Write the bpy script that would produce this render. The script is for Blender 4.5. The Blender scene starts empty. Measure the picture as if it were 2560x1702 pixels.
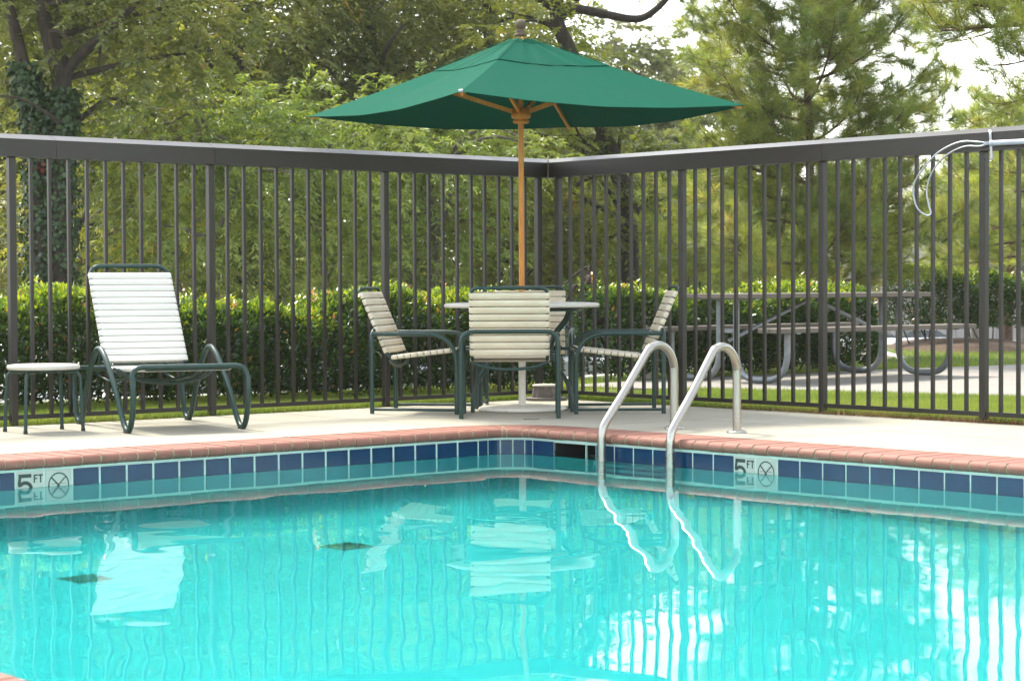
import bpy, math, random
import numpy as np
from mathutils import Vector, Matrix
random.seed(7)
RNG = np.random.default_rng(11)
SC = bpy.context.scene
COL = SC.collection
PI = math.pi

# ---------------------------------------------------------------- camera
F, PITCH, ROLL, CH = 5308.3, math.radians(1.5104), math.radians(0.2724), 0.86
_f = Vector((0, math.cos(PITCH), -math.sin(PITCH)))
_u0 = Vector((0, math.sin(PITCH), math.cos(PITCH)))
_r0 = Vector((1, 0, 0))
_R = _r0 * math.cos(ROLL) - _u0 * math.sin(ROLL)
_U = _r0 * math.sin(ROLL) + _u0 * math.cos(ROLL)
CAMP = Vector((0, 0, CH))
cam_data = bpy.data.cameras.new('camera')
cam = bpy.data.objects.new('camera', cam_data)
COL.objects.link(cam)
m = Matrix.Identity(4)
for i in range(3):
    m[i][0], m[i][1], m[i][2], m[i][3] = _R[i], _U[i], -_f[i], CAMP[i]
cam.matrix_world = m
cam_data.sensor_fit = 'HORIZONTAL'
cam_data.sensor_width = 36.0
cam_data.lens = 36.0 * F / 2560.0
cam_data.dof.use_dof = True
cam_data.dof.focus_distance = 13.2
cam_data.dof.aperture_fstop = 6.3
cam_data.clip_start = 0.1
cam_data.clip_end = 2000
SC.camera = cam

# ---------------------------------------------------------------- sky, sun, exposure
SUN_DIR = Vector((-0.34, 0.42, 0.84)).normalized()          # towards the sun
W = bpy.data.worlds.new('World')
SC.world = W
W.use_nodes = True
wn, wl = W.node_tree.nodes, W.node_tree.links
wn.clear()
wo = wn.new('ShaderNodeOutputWorld')
wb = wn.new('ShaderNodeBackground')
ws = wn.new('ShaderNodeTexSky')
ws.sky_type = 'NISHITA'
ws.sun_disc = False
ws.sun_elevation = math.asin(SUN_DIR.z)
ws.sun_rotation = math.atan2(SUN_DIR.x, SUN_DIR.y)
ws.air_density = 1.3
ws.dust_density = 1.5
ws.ozone_density = 0.5
whs = wn.new('ShaderNodeHueSaturation')
whs.inputs['Saturation'].default_value = 0.35               # milky, hazy sky
wl.new(ws.outputs[0], whs.inputs['Color'])
wl.new(whs.outputs[0], wb.inputs[0])
wb.inputs[1].default_value = 0.15
wl.new(wb.outputs[0], wo.inputs[0])

sun_d = bpy.data.lights.new('sun', 'SUN')
sun_d.energy = 2.3
sun_d.angle = math.radians(10)
sun_d.color = (1.0, 0.93, 0.80)
sun = bpy.data.objects.new('sun', sun_d)
COL.objects.link(sun)
sun.location = (-6, -2, 14)
sun.rotation_euler = (-SUN_DIR).to_track_quat('-Z', 'Y').to_euler()

SC.view_settings.view_transform = 'Standard'
SC.view_settings.look = 'None'
SC.view_settings.exposure = 1.9
SC.view_settings.gamma = 1.0
SC.view_settings.use_curve_mapping = False
SC.cycles.max_bounces = 10
SC.cycles.diffuse_bounces = 4
SC.cycles.glossy_bounces = 4
SC.cycles.transmission_bounces = 6
SC.cycles.transparent_max_bounces = 8
SC.cycles.volume_bounces = 0
SC.cycles.sample_clamp_indirect = 6.0
SC.cycles.use_denoising = True

# ---------------------------------------------------------------- picture <-> place (photo pixels, 2560 wide)
def ray(px, py):
    d = _f * F + _R * (px - 1280) + _U * (851 - py)
    return d
def at(px, py, Y):                       # point seen at a pixel at distance Y
    d = ray(px, py)
    return CAMP + d * (Y / d.y)
def gr(px, py, z=0.0):                   # point seen at a pixel at height z
    d = ray(px, py)
    return CAMP + d * ((z - CH) / d.z)
def proj(p):
    q = Vector(p) - CAMP
    d = q.dot(_f)
    return 1280 + F * q.dot(_R) / d, 851 - F * q.dot(_U) / d

# ---------------------------------------------------------------- object helpers
def tag(o, label=None, cat=None, group=None, kind=None):
    if label: o['label'] = label
    if cat: o['category'] = cat
    if group: o['group'] = group
    if kind: o['kind'] = kind
    return o
def empty(name, loc=(0, 0, 0), rz=0.0):
    o = bpy.data.objects.new(name, None)
    o.empty_display_size = 0.1
    o.location = loc
    o.rotation_euler = (0, 0, rz)
    COL.objects.link(o)
    return o
def link(name, me, mat=None, parent=None, M=None):
    if mat is not None and not me.materials:
        me.materials.append(mat)
    o = bpy.data.objects.new(name, me)
    COL.objects.link(o)
    if parent is not None: o.parent = parent
    if M is not None: o.matrix_local = M
    return o
def copy_tree(o, parent=None):
    c = o.copy()
    COL.objects.link(c)
    if parent is not None: c.parent = parent
    for ch in o.children: copy_tree(ch, c)
    return c

class MB:
    def __init__(self): self.v, self.f, self.sm = [], [], []
    def add(self, vs, fs, smooth=False):
        b = len(self.v)
        self.v += [tuple(p) for p in vs]
        self.f += [tuple(b + i for i in f) for f in fs]
        self.sm += [smooth] * len(fs)
        return self
    def box(self, c, s, ax=None):
        c = Vector(c)
        X, Y, Z = ax if ax else (Vector((1, 0, 0)), Vector((0, 1, 0)), Vector((0, 0, 1)))
        hx, hy, hz = X * (s[0] / 2), Y * (s[1] / 2), Z * (s[2] / 2)
        vs = [c + hx * a + hy * b + hz * d for d in (-1, 1) for b in (-1, 1) for a in (-1, 1)]
        return self.add(vs, [(0, 2, 3, 1), (4, 5, 7, 6), (0, 1, 5, 4), (2, 6, 7, 3), (0, 4, 6, 2), (1, 3, 7, 5)])
    def bbox(self, c, s, b, ax=None):                 # box with chamfered upright edges and top/bottom
        c = Vector(c)
        X, Y, Z = ax if ax else (Vector((1, 0, 0)), Vector((0, 1, 0)), Vector((0, 0, 1)))
        x, y, z = s[0] / 2, s[1] / 2, s[2] / 2
        def ring(ix, iy, zz):
            k = b if ix else 0
            xx, yy = x - (b if iy else 0), y - (b if iy else 0)
            return [(xx - b, -yy), (xx, -yy + b), (xx, yy - b), (xx - b, yy), (-xx + b, yy), (-xx, yy - b), (-xx, -yy + b), (-xx + b, -yy)]
        vs = []
        for iy, zz in ((1, -z), (0, -z + b), (0, z - b), (1, z)):
            vs += [c + X * p + Y * q + Z * zz for p, q in ring(0, iy, zz)]
        fs = [tuple(range(7, -1, -1)), tuple(range(24, 32))]
        for r in range(3):
            for i in range(8):
                j = (i + 1) % 8
                fs.append((r * 8 + i, r * 8 + j, r * 8 + 8 + j, r * 8 + 8 + i))
        return self.add(vs, fs)
    def tube(self, pts, r, seg=10, closed=False, caps=True):
        P = [Vector(p) for p in pts]
        n = len(P)
        R = r if isinstance(r, (list, tuple)) else [r] * n
        T = []
        for i in range(n):
            a = P[(i - 1) % n] if (closed or i > 0) else P[i]
            b = P[(i + 1) % n] if (closed or i < n - 1) else P[i]
            T.append((b - a).normalized())
        nrm = T[0].orthogonal().normalized()
        vs = []
        for i in range(n):
            nrm = (nrm - T[i] * nrm.dot(T[i])).normalized()
            bn = T[i].cross(nrm)
            for k in range(seg):
                a = 2 * PI * k / seg
                vs.append(P[i] + (nrm * math.cos(a) + bn * math.sin(a)) * R[i])
        fs = []
        for i in range(n if closed else n - 1):
            j = (i + 1) % n
            for k in range(seg):
                l = (k + 1) % seg
                fs.append((i * seg + k, i * seg + l, j * seg + l, j * seg + k))
        self.add(vs, fs, True)
        if caps and not closed:
            self.add([vs[k] for k in range(seg)], [tuple(range(seg - 1, -1, -1))])
            self.add([vs[(n - 1) * seg + k] for k in range(seg)], [tuple(range(seg))])
        return self
    def lathe(self, prof, c=(0, 0, 0), seg=24, smooth=True):
        c = Vector(c)
        vs, fs = [], []
        for r, z in prof:
            vs += [c + Vector((r * math.cos(2 * PI * k / seg), r * math.sin(2 * PI * k / seg), z)) for k in range(seg)]
        for i in range(len(prof) - 1):
            for k in range(seg):
                l = (k + 1) % seg
                fs.append((i * seg + k, i * seg + l, (i + 1) * seg + l, (i + 1) * seg + k))
        self.add(vs, fs, smooth)
        return self
    def mesh(self, name):
        me = bpy.data.meshes.new(name)
        me.from_pydata(self.v, [], self.f)
        me.polygons.foreach_set('use_smooth', self.sm)
        me.validate()
        me.update()
        return me
    def build(self, name, mat, parent=None, M=None):
        return link(name, self.mesh(name), mat, parent, M)

def fillet(pts, r, n=6, closed=False):
    P = [Vector(p) for p in pts]
    out = []
    N = len(P)
    for i in range(N):
        if not closed and i in (0, N - 1):
            out.append(P[i]); continue
        a, b, c = P[(i - 1) % N], P[i], P[(i + 1) % N]
        rr = r[i] if isinstance(r, (list, tuple)) else r
        d1, d2 = (a - b), (c - b)
        t = min(rr, d1.length * 0.49 if (closed or 0 < i - 1) else d1.length * 0.98, d2.length * 0.49 if (closed or i + 1 < N - 1) else d2.length * 0.98)
        p, q = b + d1.normalized() * t, b + d2.normalized() * t
        for k in range(n + 1):
            s = k / n
            out.append(p * (1 - s) ** 2 + b * 2 * s * (1 - s) + q * s * s)
    return out
def smooth_path(pts, n=8):                       # Catmull-Rom
    P = [Vector(p) for p in pts]
    P = [P[0] * 2 - P[1]] + P + [P[-1] * 2 - P[-2]]
    out = []
    for i in range(1, len(P) - 2):
        a, b, c, d = P[i - 1:i + 3]
        for k in range(n):
            t = k / n
            out.append(((b * 2) + (c - a) * t + (a * 2 - b * 5 + c * 4 - d) * t * t + (b * 3 - a - c * 3 + d) * t ** 3) * 0.5)
    out.append(P[-2])
    return out
def frame(o, x, y, z=None):
    x = Vector(x).normalized()
    z = Vector(z).normalized() if z is not None else x.cross(Vector(y)).normalized()
    y = z.cross(x).normalized()
    M = Matrix.Identity(4)
    for i in range(3):
        M[i][0], M[i][1], M[i][2], M[i][3] = x[i], y[i], z[i], o[i]
    return M

# ---------------------------------------------------------------- materials
def mat(name, col, rough=0.6, var=0.12, scale=8.0, bump=0.0, bscale=60.0, metal=0.0, spec=0.5, col2=None, thr=(0.45, 0.65), stretch=None, transl=0.0, coat=0.0, detail=5.0):
    M = bpy.data.materials.new(name)
    M.use_nodes = True
    nt = M.node_tree
    N, L = nt.nodes, nt.links
    N.clear()
    out = N.new('ShaderNodeOutputMaterial')
    b = N.new('ShaderNodeBsdfPrincipled')
    b.inputs['Roughness'].default_value = rough
    b.inputs['Metallic'].default_value = metal
    b.inputs['Specular IOR Level'].default_value = spec
    if coat: b.inputs['Coat Weight'].default_value = coat; b.inputs['Coat Roughness'].default_value = 0.08
    geo = N.new('ShaderNodeNewGeometry')
    vec = geo.outputs['Position']
    if stretch:
        mp = N.new('ShaderNodeMapping')
        mp.inputs['Scale'].default_value = stretch
        L.new(vec, mp.inputs[0]); vec = mp.outputs[0]
    n1 = N.new('ShaderNodeTexNoise')
    n1.inputs['Scale'].default_value = scale
    n1.inputs['Detail'].default_value = detail
    L.new(vec, n1.inputs['Vector'])
    c2 = col2 if col2 else tuple(max(0, c * (1 - var * 2.2)) for c in col)
    r = N.new('ShaderNodeValToRGB')
    r.color_ramp.elements[0].position = thr[0] - 0.15
    r.color_ramp.elements[1].position = thr[1]
    r.color_ramp.elements[0].color = (*c2, 1)
    r.color_ramp.elements[1].color = (*col, 1)
    L.new(n1.outputs[0], r.inputs[0])
    oi = N.new('ShaderNodeObjectInfo')
    hs = N.new('ShaderNodeHueSaturation')
    ml = N.new('ShaderNodeMapRange')
    ml.inputs['To Min'].default_value = 1 - var * 0.8
    ml.inputs['To Max'].default_value = 1 + var * 0.8
    L.new(oi.outputs['Random'], ml.inputs[0])
    L.new(ml.outputs[0], hs.inputs['Value'])
    L.new(r.outputs[0], hs.inputs['Color'])
    L.new(hs.outputs[0], b.inputs['Base Color'])
    mr = N.new('ShaderNodeMapRange')
    mr.inputs['To Min'].default_value = max(0.02, rough - 0.08)
    mr.inputs['To Max'].default_value = min(1, rough + 0.12)
    L.new(n1.outputs[0], mr.inputs[0]); L.new(mr.outputs[0], b.inputs['Roughness'])
    if bump:
        n2 = N.new('ShaderNodeTexNoise')
        n2.inputs['Scale'].default_value = bscale
        n2.inputs['Detail'].default_value = 4
        L.new(vec, n2.inputs['Vector'])
        bp = N.new('ShaderNodeBump')
        bp.inputs['Strength'].default_value = bump
        bp.inputs['Distance'].default_value = 0.01
        L.new(n2.outputs[0], bp.inputs['Height'])
        L.new(bp.outputs[0], b.inputs['Normal'])
    if transl:
        t = N.new('ShaderNodeBsdfTranslucent')
        L.new(hs.outputs[0], t.inputs[0])
        mx = N.new('ShaderNodeMixShader')
        mx.inputs[0].default_value = transl
        L.new(b.outputs[0], mx.inputs[1]); L.new(t.outputs[0], mx.inputs[2])
        L.new(mx.outputs[0], out.inputs[0])
    else:
        L.new(b.outputs[0], out.inputs[0])
    M['bsdf'] = b.name
    return M

def leaf_mat(name, stops, rough=0.5, spec=0.35, transl=0.4, tcol=(1.25, 1.2, 0.55)):
    M = bpy.data.materials.new(name)
    M.use_nodes = True
    N, L = M.node_tree.nodes, M.node_tree.links
    N.clear()
    out = N.new('ShaderNodeOutputMaterial')
    b = N.new('ShaderNodeBsdfPrincipled')
    b.inputs['Roughness'].default_value = rough
    b.inputs['Specular IOR Level'].default_value = spec
    a = N.new('ShaderNodeAttribute'); a.attribute_name = 'tint'
    r = N.new('ShaderNodeValToRGB')
    e = r.color_ramp.elements
    while len(e) < len(stops): e.new(0.5)
    for i, (p, c) in enumerate(stops):
        e[i].position = p; e[i].color = (*c, 1)
    L.new(a.outputs['Fac'], r.inputs[0])
    L.new(r.outputs[0], b.inputs['Base Color'])
    t = N.new('ShaderNodeBsdfTranslucent')
    mu = N.new('ShaderNodeMix'); mu.data_type = 'RGBA'; mu.blend_type = 'MULTIPLY'
    mu.inputs[0].default_value = 1.0
    L.new(r.outputs[0], mu.inputs[6]); mu.inputs[7].default_value = (*tcol, 1)
    L.new(mu.outputs[2], t.inputs[0])
    mx = N.new('ShaderNodeMixShader'); mx.inputs[0].default_value = transl
    L.new(b.outputs[0], mx.inputs[1]); L.new(t.outputs[0], mx.inputs[2])
    L.new(mx.outputs[0], out.inputs[0])
    return M

M_DECK = mat('deck_concrete', (0.305, 0.287, 0.225), 0.8, 0.06, 1.3, 0.25, 90, col2=(0.245, 0.228, 0.174), detail=9)
M_PAD = mat('pad_concrete', (0.215, 0.20, 0.175), 0.85, 0.08, 1.2, 0.25, 60, detail=9)
M_BRICK = mat('bullnose_brick', (0.245, 0.105, 0.076), 0.62, 0.10, 14, 0.15, 120, spec=0.3, col2=(0.195, 0.082, 0.058))
def lime_specks(M, z0, z1):
    nt = M.node_tree; N, L = nt.nodes, nt.links
    b = N[M['bsdf']]
    src = b.inputs['Base Color'].links[0].from_socket
    geo = N.new('ShaderNodeNewGeometry')
    no = N.new('ShaderNodeTexNoise'); no.inputs['Scale'].default_value = 95; no.inputs['Detail'].default_value = 3
    L.new(geo.outputs['Position'], no.inputs['Vector'])
    rp = N.new('ShaderNodeMapRange'); rp.inputs['From Min'].default_value = .66; rp.inputs['From Max'].default_value = .70
    L.new(no.outputs[0], rp.inputs[0])
    big = N.new('ShaderNodeTexNoise'); big.inputs['Scale'].default_value = 6
    L.new(geo.outputs['Position'], big.inputs['Vector'])
    rb = N.new('ShaderNodeMapRange'); rb.inputs['From Min'].default_value = .48; rb.inputs['From Max'].default_value = .60
    L.new(big.outputs[0], rb.inputs[0])
    sx = N.new('ShaderNodeSeparateXYZ'); L.new(geo.outputs['Position'], sx.inputs[0])
    rz = N.new('ShaderNodeMapRange'); rz.inputs['From Min'].default_value = z1; rz.inputs['From Max'].default_value = z0
    L.new(sx.outputs[2], rz.inputs[0])
    m1 = N.new('ShaderNodeMath'); m1.operation = 'MULTIPLY'; L.new(rp.outputs[0], m1.inputs[0]); L.new(rb.outputs[0], m1.inputs[1])
    m2 = N.new('ShaderNodeMath'); m2.operation = 'MULTIPLY'; L.new(m1.outputs[0], m2.inputs[0]); L.new(rz.outputs[0], m2.inputs[1])
    mx = N.new('ShaderNodeMix'); mx.data_type = 'RGBA'
    L.new(m2.outputs[0], mx.inputs[0]); L.new(src, mx.inputs[6]); mx.inputs[7].default_value = (.62, .66, .60, 1)
    L.new(mx.outputs[2], b.inputs['Base Color'])
lime_specks(M_BRICK, -.040, -.026)
M_MORTAR = mat('mortar', (0.30, 0.26, 0.15), 0.9, 0.1, 30, 0.3, 150)
M_TILE = mat('blue_tile', (0.002, 0.029, 0.080), 0.10, 0.06, 9, 0.03, 40, col2=(0.0015, 0.022, 0.064))
M_WTILE = mat('marker_tile', (0.38, 0.41, 0.355), 0.15, 0.05, 12, coat=0.3)
M_INK = mat('marker_ink', (0.012, 0.03, 0.025), 0.3, 0.02, 12)
M_JOINT = mat('joint_filler', (0.16, 0.14, 0.11), 0.9, 0.1, 20)
M_GROUT = mat('grout', (0.42, 0.51, 0.45), 0.8, 0.06, 25)
M_PLASTER = mat('pool_plaster', (0.56, 0.60, 0.60), 0.8, 0.02, 2)
M_FENCE = mat('fence_paint', (0.020, 0.0170, 0.0130), 0.34, 0.08, 6, 0.04, 70, spec=0.42, col2=(0.0155, 0.0130, 0.0100))
M_GREEN = mat('green_powder_coat', (0.004, 0.032, 0.025), 0.34, 0.06, 20, 0.08, 120)
M_FABRIC = mat('green_canvas', (0.0008, 0.068, 0.041), 0.85, 0.04, 3, 0.12, 900, spec=0.05, transl=0.02)
M_PIPING = mat('canvas_hem', (0.001, 0.058, 0.034), 0.9, 0.05, 3, spec=0.1)
M_WOOD = mat('varnished_wood', (0.56, 0.22, 0.022), 0.42, 0.1, 5, 0.1, 60, col2=(0.38, 0.14, 0.015), stretch=(30, 30, 2))
M_GREYWOOD = mat('weathered_finial', (0.085, 0.072, 0.054), 0.8, 0.1, 40, 0.3, 90, col2=(0.12, 0.072, 0.03))
M_STRAPW = mat('white_vinyl', (0.62, 0.61, 0.55), 0.42, 0.03, 6)
M_STRAPC = mat('cream_vinyl', (0.64, 0.57, 0.44), 0.45, 0.06, 7, col2=(0.56, 0.49, 0.36))
M_TABLE = mat('white_fibreglass', (0.54, 0.52, 0.46), 0.4, 0.04, 6)
M_WHITEPAINT = mat('chipped_white_paint', (0.66, 0.63, 0.55), 0.5, 0.1, 14, col2=(0.45, 0.36, 0.24), thr=(0.30, 0.42))
M_STEEL = mat('stainless_steel', (0.40, 0.385, 0.35), 0.27, 0.0, 4, metal=1.0)
M_GALV = mat('galvanised_steel', (0.23, 0.25, 0.265), 0.5, 0.1, 20, metal=0.5)
M_ALU = mat('dull_aluminium', (0.40, 0.42, 0.45), 0.38, 0.05, 30, metal=0.7)
M_POLE = mat('pale_blue_pole', (0.34, 0.38, 0.45), 0.4, 0.05, 30)
M_PLANK = mat('weathered_plank', (0.155, 0.135, 0.11), 0.85, 0.12, 4, 0.4, 40, col2=(0.11, 0.092, 0.075), stretch=(3, 3, 40))
M_LAWN = mat('lawn_soil', (0.075, 0.115, 0.022), 0.95, 0.2, 3, 0.8, 40, col2=(0.055, 0.085, 0.02))
M_MULCH = mat('mulch', (0.10, 0.055, 0.032), 0.95, 0.3, 18, 1.0, 40, col2=(0.045, 0.028, 0.018))
M_LOT = mat('parking_asphalt', (0.22, 0.21, 0.185), 0.9, 0.08, 0.8, 0.2, 30)
M_KERB = mat('kerb_concrete', (0.46, 0.43, 0.37), 0.85, 0.08, 3)
M_BARK = mat('oak_bark', (0.050, 0.038, 0.027), 0.95, 0.2, 9, 1.0, 22, col2=(0.022, 0.017, 0.012), stretch=(2.5, 2.5, 0.8))
M_PBARK = mat('pine_bark', (0.12, 0.065, 0.042), 0.95, 0.2, 12, 1.0, 25, col2=(0.055, 0.035, 0.028), stretch=(2, 2, 0.8))
M_GBARK = mat('pale_bark', (0.16, 0.14, 0.115), 0.95, 0.2, 9, 0.8, 22, col2=(0.10, 0.085, 0.07))
M_WALL = mat('grey_render', (0.26, 0.245, 0.235), 0.9, 0.04, 0.4)
M_TRIM = mat('grey_trim', (0.24, 0.23, 0.225), 0.7, 0.04, 0.4)
M_GLASS = mat('dark_glass', (0.02, 0.03, 0.035), 0.08, 0.02, 2)
M_RUBBER = mat('tyre_rubber', (0.02, 0.02, 0.02), 0.85, 0.1, 20)
M_RED = mat('red_lens', (0.45, 0.03, 0.02), 0.2, 0.02, 5)
M_DARK = mat('dark_plastic', (0.009, 0.012, 0.013), 0.5, 0.05, 12)
M_URN = mat('grey_ribbed_cap', (0.16, 0.14, 0.125), 0.7, 0.1, 30, 0.2, 80)
M_RUST = mat('dry_twig', (0.16, 0.09, 0.05), 0.9, 0.1, 30)
M_GRATE = mat('drain_grate', (0.42, 0.30, 0.26), 0.7, 0.1, 20)

# ================================================================ POOL
TH = math.radians(40.9)
U_ = Vector((-math.cos(TH), -math.sin(TH), 0))      # along the pool's left edge, away from the corner
V_ = Vector((math.sin(TH), -math.cos(TH), 0))       # along the pool's right edge, away from the corner
PC = Vector((0.009, 12.793, 0))
PR = 0.22
WZ = -0.1503
OC = PC + U_ * PR + V_ * PR
AR = PI * PR / 4
def edge(s):                                         # point on tile face, outward normal, tangent (+s = right)
    if s < -AR: return PC + U_ * (PR - AR - s), -V_, -U_
    if s > AR: return PC + V_ * (PR + s - AR), -U_, V_
    mid, tan = -(U_ + V_).normalized(), (V_ - U_).normalized()
    a = s / PR
    d = mid * math.cos(a) + tan * math.sin(a)
    return OC + d * PR, d, tan * math.cos(a) - mid * math.sin(a)
def ep(s, n, z):                                     # n positive = out of the pool
    p, o, t = edge(s)
    q = p + o * n
    return Vector((q.x, q.y, z))
def s_px(px, z=WZ):
    lo, hi = -6.0, 12.0
    for _ in range(50):
        md = (lo + hi) / 2
        if proj(ep(md, 0, z))[0] < px: lo = md
        else: hi = md
    return lo
SL, SR = -6.6, 11.0                                  # ends of the two edges
NEARU = 6.165
def srange(a, b, step):
    out = [a]
    k = math.floor(a / step) + 1
    while k * step < b - 1e-6:
        if k * step > a + 1e-6: out.append(k * step)
        k += 1
    if -AR > a and -AR < b: out.append(-AR)
    if AR > a and AR < b: out.append(AR)
    for q in np.linspace(-AR, AR, 15):
        if a < q < b: out.append(float(q))
    out.append(b)
    return sorted(set(round(x, 5) for x in out))

SKIM0, SKIM1 = s_px(1388), s_px(1492)
# wall backing (grout, then plaster), open at the skimmer mouth
def strip(mb, ss, n0, z0, n1, z1):
    vs = []
    for s in ss: vs += [ep(s, n0, z0), ep(s, n1, z1)]
    mb.add(vs, [(2 * i, 2 * i + 1, 2 * i + 3, 2 * i + 2) for i in range(len(ss) - 1)])
wall = MB()
for a, b in ((SL, SKIM0), (SKIM1, SR)):
    strip(wall, srange(a, b, 2.0), -0.0072, -0.05, -0.0072, -0.22)
strip(wall, srange(SKIM0, SKIM1, 2.0), -0.0072, -0.05, -0.0072, -0.072)
pool_wall = wall.build('pool_wall', M_GROUT)
tag(pool_wall, kind='structure')
sh = MB()
strip(sh, srange(SL, SR, 2.0), 0.0035, -0.20, 0.0035, -1.6)
A = PC + U_ * NEARU
B = A + V_ * 11.0
Cc = PC + V_ * 11.0
sh.add([(A - V_ * .6) + Vector((0, 0, -.05)), (B + V_ * .6) + Vector((0, 0, -.05)), (B + V_ * .6) + Vector((0, 0, -1.6)), (A - V_ * .6) + Vector((0, 0, -1.6))], [(0, 1, 2, 3)])
sh.add([(B + U_ * .6) + Vector((0, 0, -.05)), (Cc - U_ * .6) + Vector((0, 0, -.05)), (Cc - U_ * .6) + Vector((0, 0, -1.6)), (B + U_ * .6) + Vector((0, 0, -1.6))], [(0, 1, 2, 3)])
P0 = PC - U_ * .3 - V_ * .3
fl = [P0, P0 + U_ * (NEARU + .6), P0 + U_ * (NEARU + .6) + V_ * 11.6, P0 + V_ * 11.6]
sh.add([Vector((p.x, p.y, -1.55)) for p in fl], [(0, 1, 2, 3)])
tag(sh.build('pool_basin', M_PLASTER), kind='structure')

# tiles
TW, TT, TB = 0.1478, -0.0685, -0.214
tm = MB().bbox((0, 0, 0), (TW, 0.012, TT - TB), 0.0025).mesh('tile')
tm.materials.append(M_TILE)
tmw = MB().bbox((0, 0, 0), (TW, 0.012, TT - TB), 0.0025).mesh('marker_tile')
tmw.materials.append(M_WTILE)
def ribbon(mb, pts, w, y, closed=False, w2=None):
    P = [Vector((a, 0, b)) for a, b in pts]
    n = len(P)
    vs, fs = [], []
    for i in range(n):
        a = P[(i - 1) % n] if (closed or i > 0) else P[i]
        c = P[(i + 1) % n] if (closed or i < n - 1) else P[i]
        t = (c - a).normalized()
        nn = Vector((-t.z, 0, t.x))
        ww = w if w2 is None else w + (w2 - w) * i / (n - 1)
        vs += [P[i] + nn * ww / 2 + Vector((0, y, 0)), P[i] - nn * ww / 2 + Vector((0, y, 0))]
    for i in range(n if closed else n - 1):
        j = (i + 1) % n
        fs.append((2 * i, 2 * i + 1, 2 * j + 1, 2 * j))
    mb.add(vs, fs)
ZT = (TT - TB) / 2
fy = -0.0072                                        # tile face is at local y = -0.006
five = MB()
ribbon(five, [(-.0655, .0515), (.006, .0515)], .019, fy)
ribbon(five, [(-.0575, .044), (-.0635, .008)], .0155, fy - .0006)
arc = [(-.0680, .0085)] + [(-.030 + .0335 * math.cos(a), -.013 + .0300 * math.sin(a)) for a in np.linspace(2.45, -2.5, 20)]
ribbon(five, arc, .0185, fy - .0012)
ft = MB()
ribbon(ft, [(.022, .056), (.022, .014)], .0078, fy)
ribbon(ft, [(.0185, .0525), (.042, .0525)], .0075, fy - .0006)
ribbon(ft, [(.0185, .036), (.037, .036)], .0068, fy - .0012)
ribbon(ft, [(.0575, .049), (.0575, .014)], .0078, fy)
ribbon(ft, [(.0455, .0525), (.0695, .0525)], .0075, fy - .0006)
me5, meft = five.mesh('numeral'), ft.mesh('unit_letters')
me5.materials.append(M_INK); meft.materials.append(M_INK)
nod = MB()
ribbon(nod, [(.056 * math.cos(a), -.004 + .060 * math.sin(a)) for a in np.linspace(0, 2 * PI, 40, endpoint=False)], .007, fy, True)
ribbon(nod, [(-.042, .036), (.040, -.047)], .008, fy - .0006)
ribbon(nod, [(.040, .034), (.030, .028), (.008, .006), (-.006, -.008), (-.020, -.030), (-.026, -.046)], .006, fy - .0012, w2=.008)
ribbon(nod, [(-.042, .002), (-.012, .004)], .002, fy - .0018)
ribbon(nod, [(.012, .004), (.044, .002)], .002, fy - .0018)
ribbon(nod, [(-.020, -.040), (.0, -.044), (.016, -.040)], .004, fy - .0018)
menod = nod.mesh('no_diving_symbol')
menod.materials.append(M_INK)

def place_tile(s, me, name='tile'):
    p, o, t = edge(s)
    o2 = Vector((p.x, p.y, (TT + TB) / 2)) - o * 0.004
    M = frame(o2, t, o, (0, 0, 1))
    q = link(name, me, None, pool_wall, M)
    return q
# left edge: joints run back from s = -0.24
_sj = s_px(109)                                      # the joint between the two marker tiles
_nj = round((-0.24 - _sj) / 0.1555)
TPL = (-0.24 - _sj) / _nj
joints_l = [-0.24 - TPL * k for k in range(40)]
sA = s_px(72)                                        # middle of the '5 FT' marker
kA = min(range(39), key=lambda k: abs((joints_l[k] + joints_l[k + 1]) / 2 - sA))
for k in range(39):
    s = (joints_l[k] + joints_l[k + 1]) / 2
    if joints_l[k + 1] < SL: break
    if k == kA:
        q = place_tile(s, tmw, 'marker_tile'); q['label'] = 'white depth marker tile reading 5 FT'
        link('numeral', me5, None, q); link('unit_letters', meft, None, q)
    elif k == kA - 1:
        q = place_tile(s, tmw, 'marker_tile'); q['label'] = 'white tile with no diving symbol'
        link('no_diving_symbol', menod, None, q)
    else:
        place_tile(s, tm)
j = SKIM1
sB = s_px(1863)
rt = [SKIM1 + 0.1555 * k for k in range(64)]
kB = min(range(63), key=lambda k: abs((rt[k] + rt[k + 1]) / 2 - sB))
for k in range(63):
    s = (rt[k] + rt[k + 1]) / 2
    if rt[k + 1] > SR: break
    if k == kB:
        q = place_tile(s, tmw, 'marker_tile'); q['label'] = 'white depth marker tile reading 5 FT'
        link('numeral', me5, None, q); link('unit_letters', meft, None, q)
    elif k == kB + 1:
        q = place_tile(s, tmw, 'marker_tile'); q['label'] = 'white tile with no diving symbol'
        link('no_diving_symbol', menod, None, q)
    else:
        place_tile(s, tm)
# tiles in the bend (narrow, bent to the curve) and the cut one before the skimmer
for a, b in ((-.24, -.165), (-.165, -.079), (-.079, .0), (.0, .077), (.077, .135), (.135, SKIM0)):
    mb = MB()
    ss = np.linspace(a + .0038, b - .0038, 5)
    vs = []
    for s in ss:
        vs += [ep(s, -.010, TT), ep(s, -.010, TB), ep(s, .003, TT), ep(s, .003, TB)]
    fs = []
    for i in range(4):
        b0 = 4 * i
        fs += [(b0, b0 + 1, b0 + 5, b0 + 4), (b0, b0 + 4, b0 + 6, b0 + 2), (b0 + 1, b0 + 3, b0 + 7, b0 + 5)]
    fs += [(0, 2, 3, 1), (16, 17, 19, 18)]
    mb.add(vs, fs)
    mb.build('tile', M_TILE, pool_wall)

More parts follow.
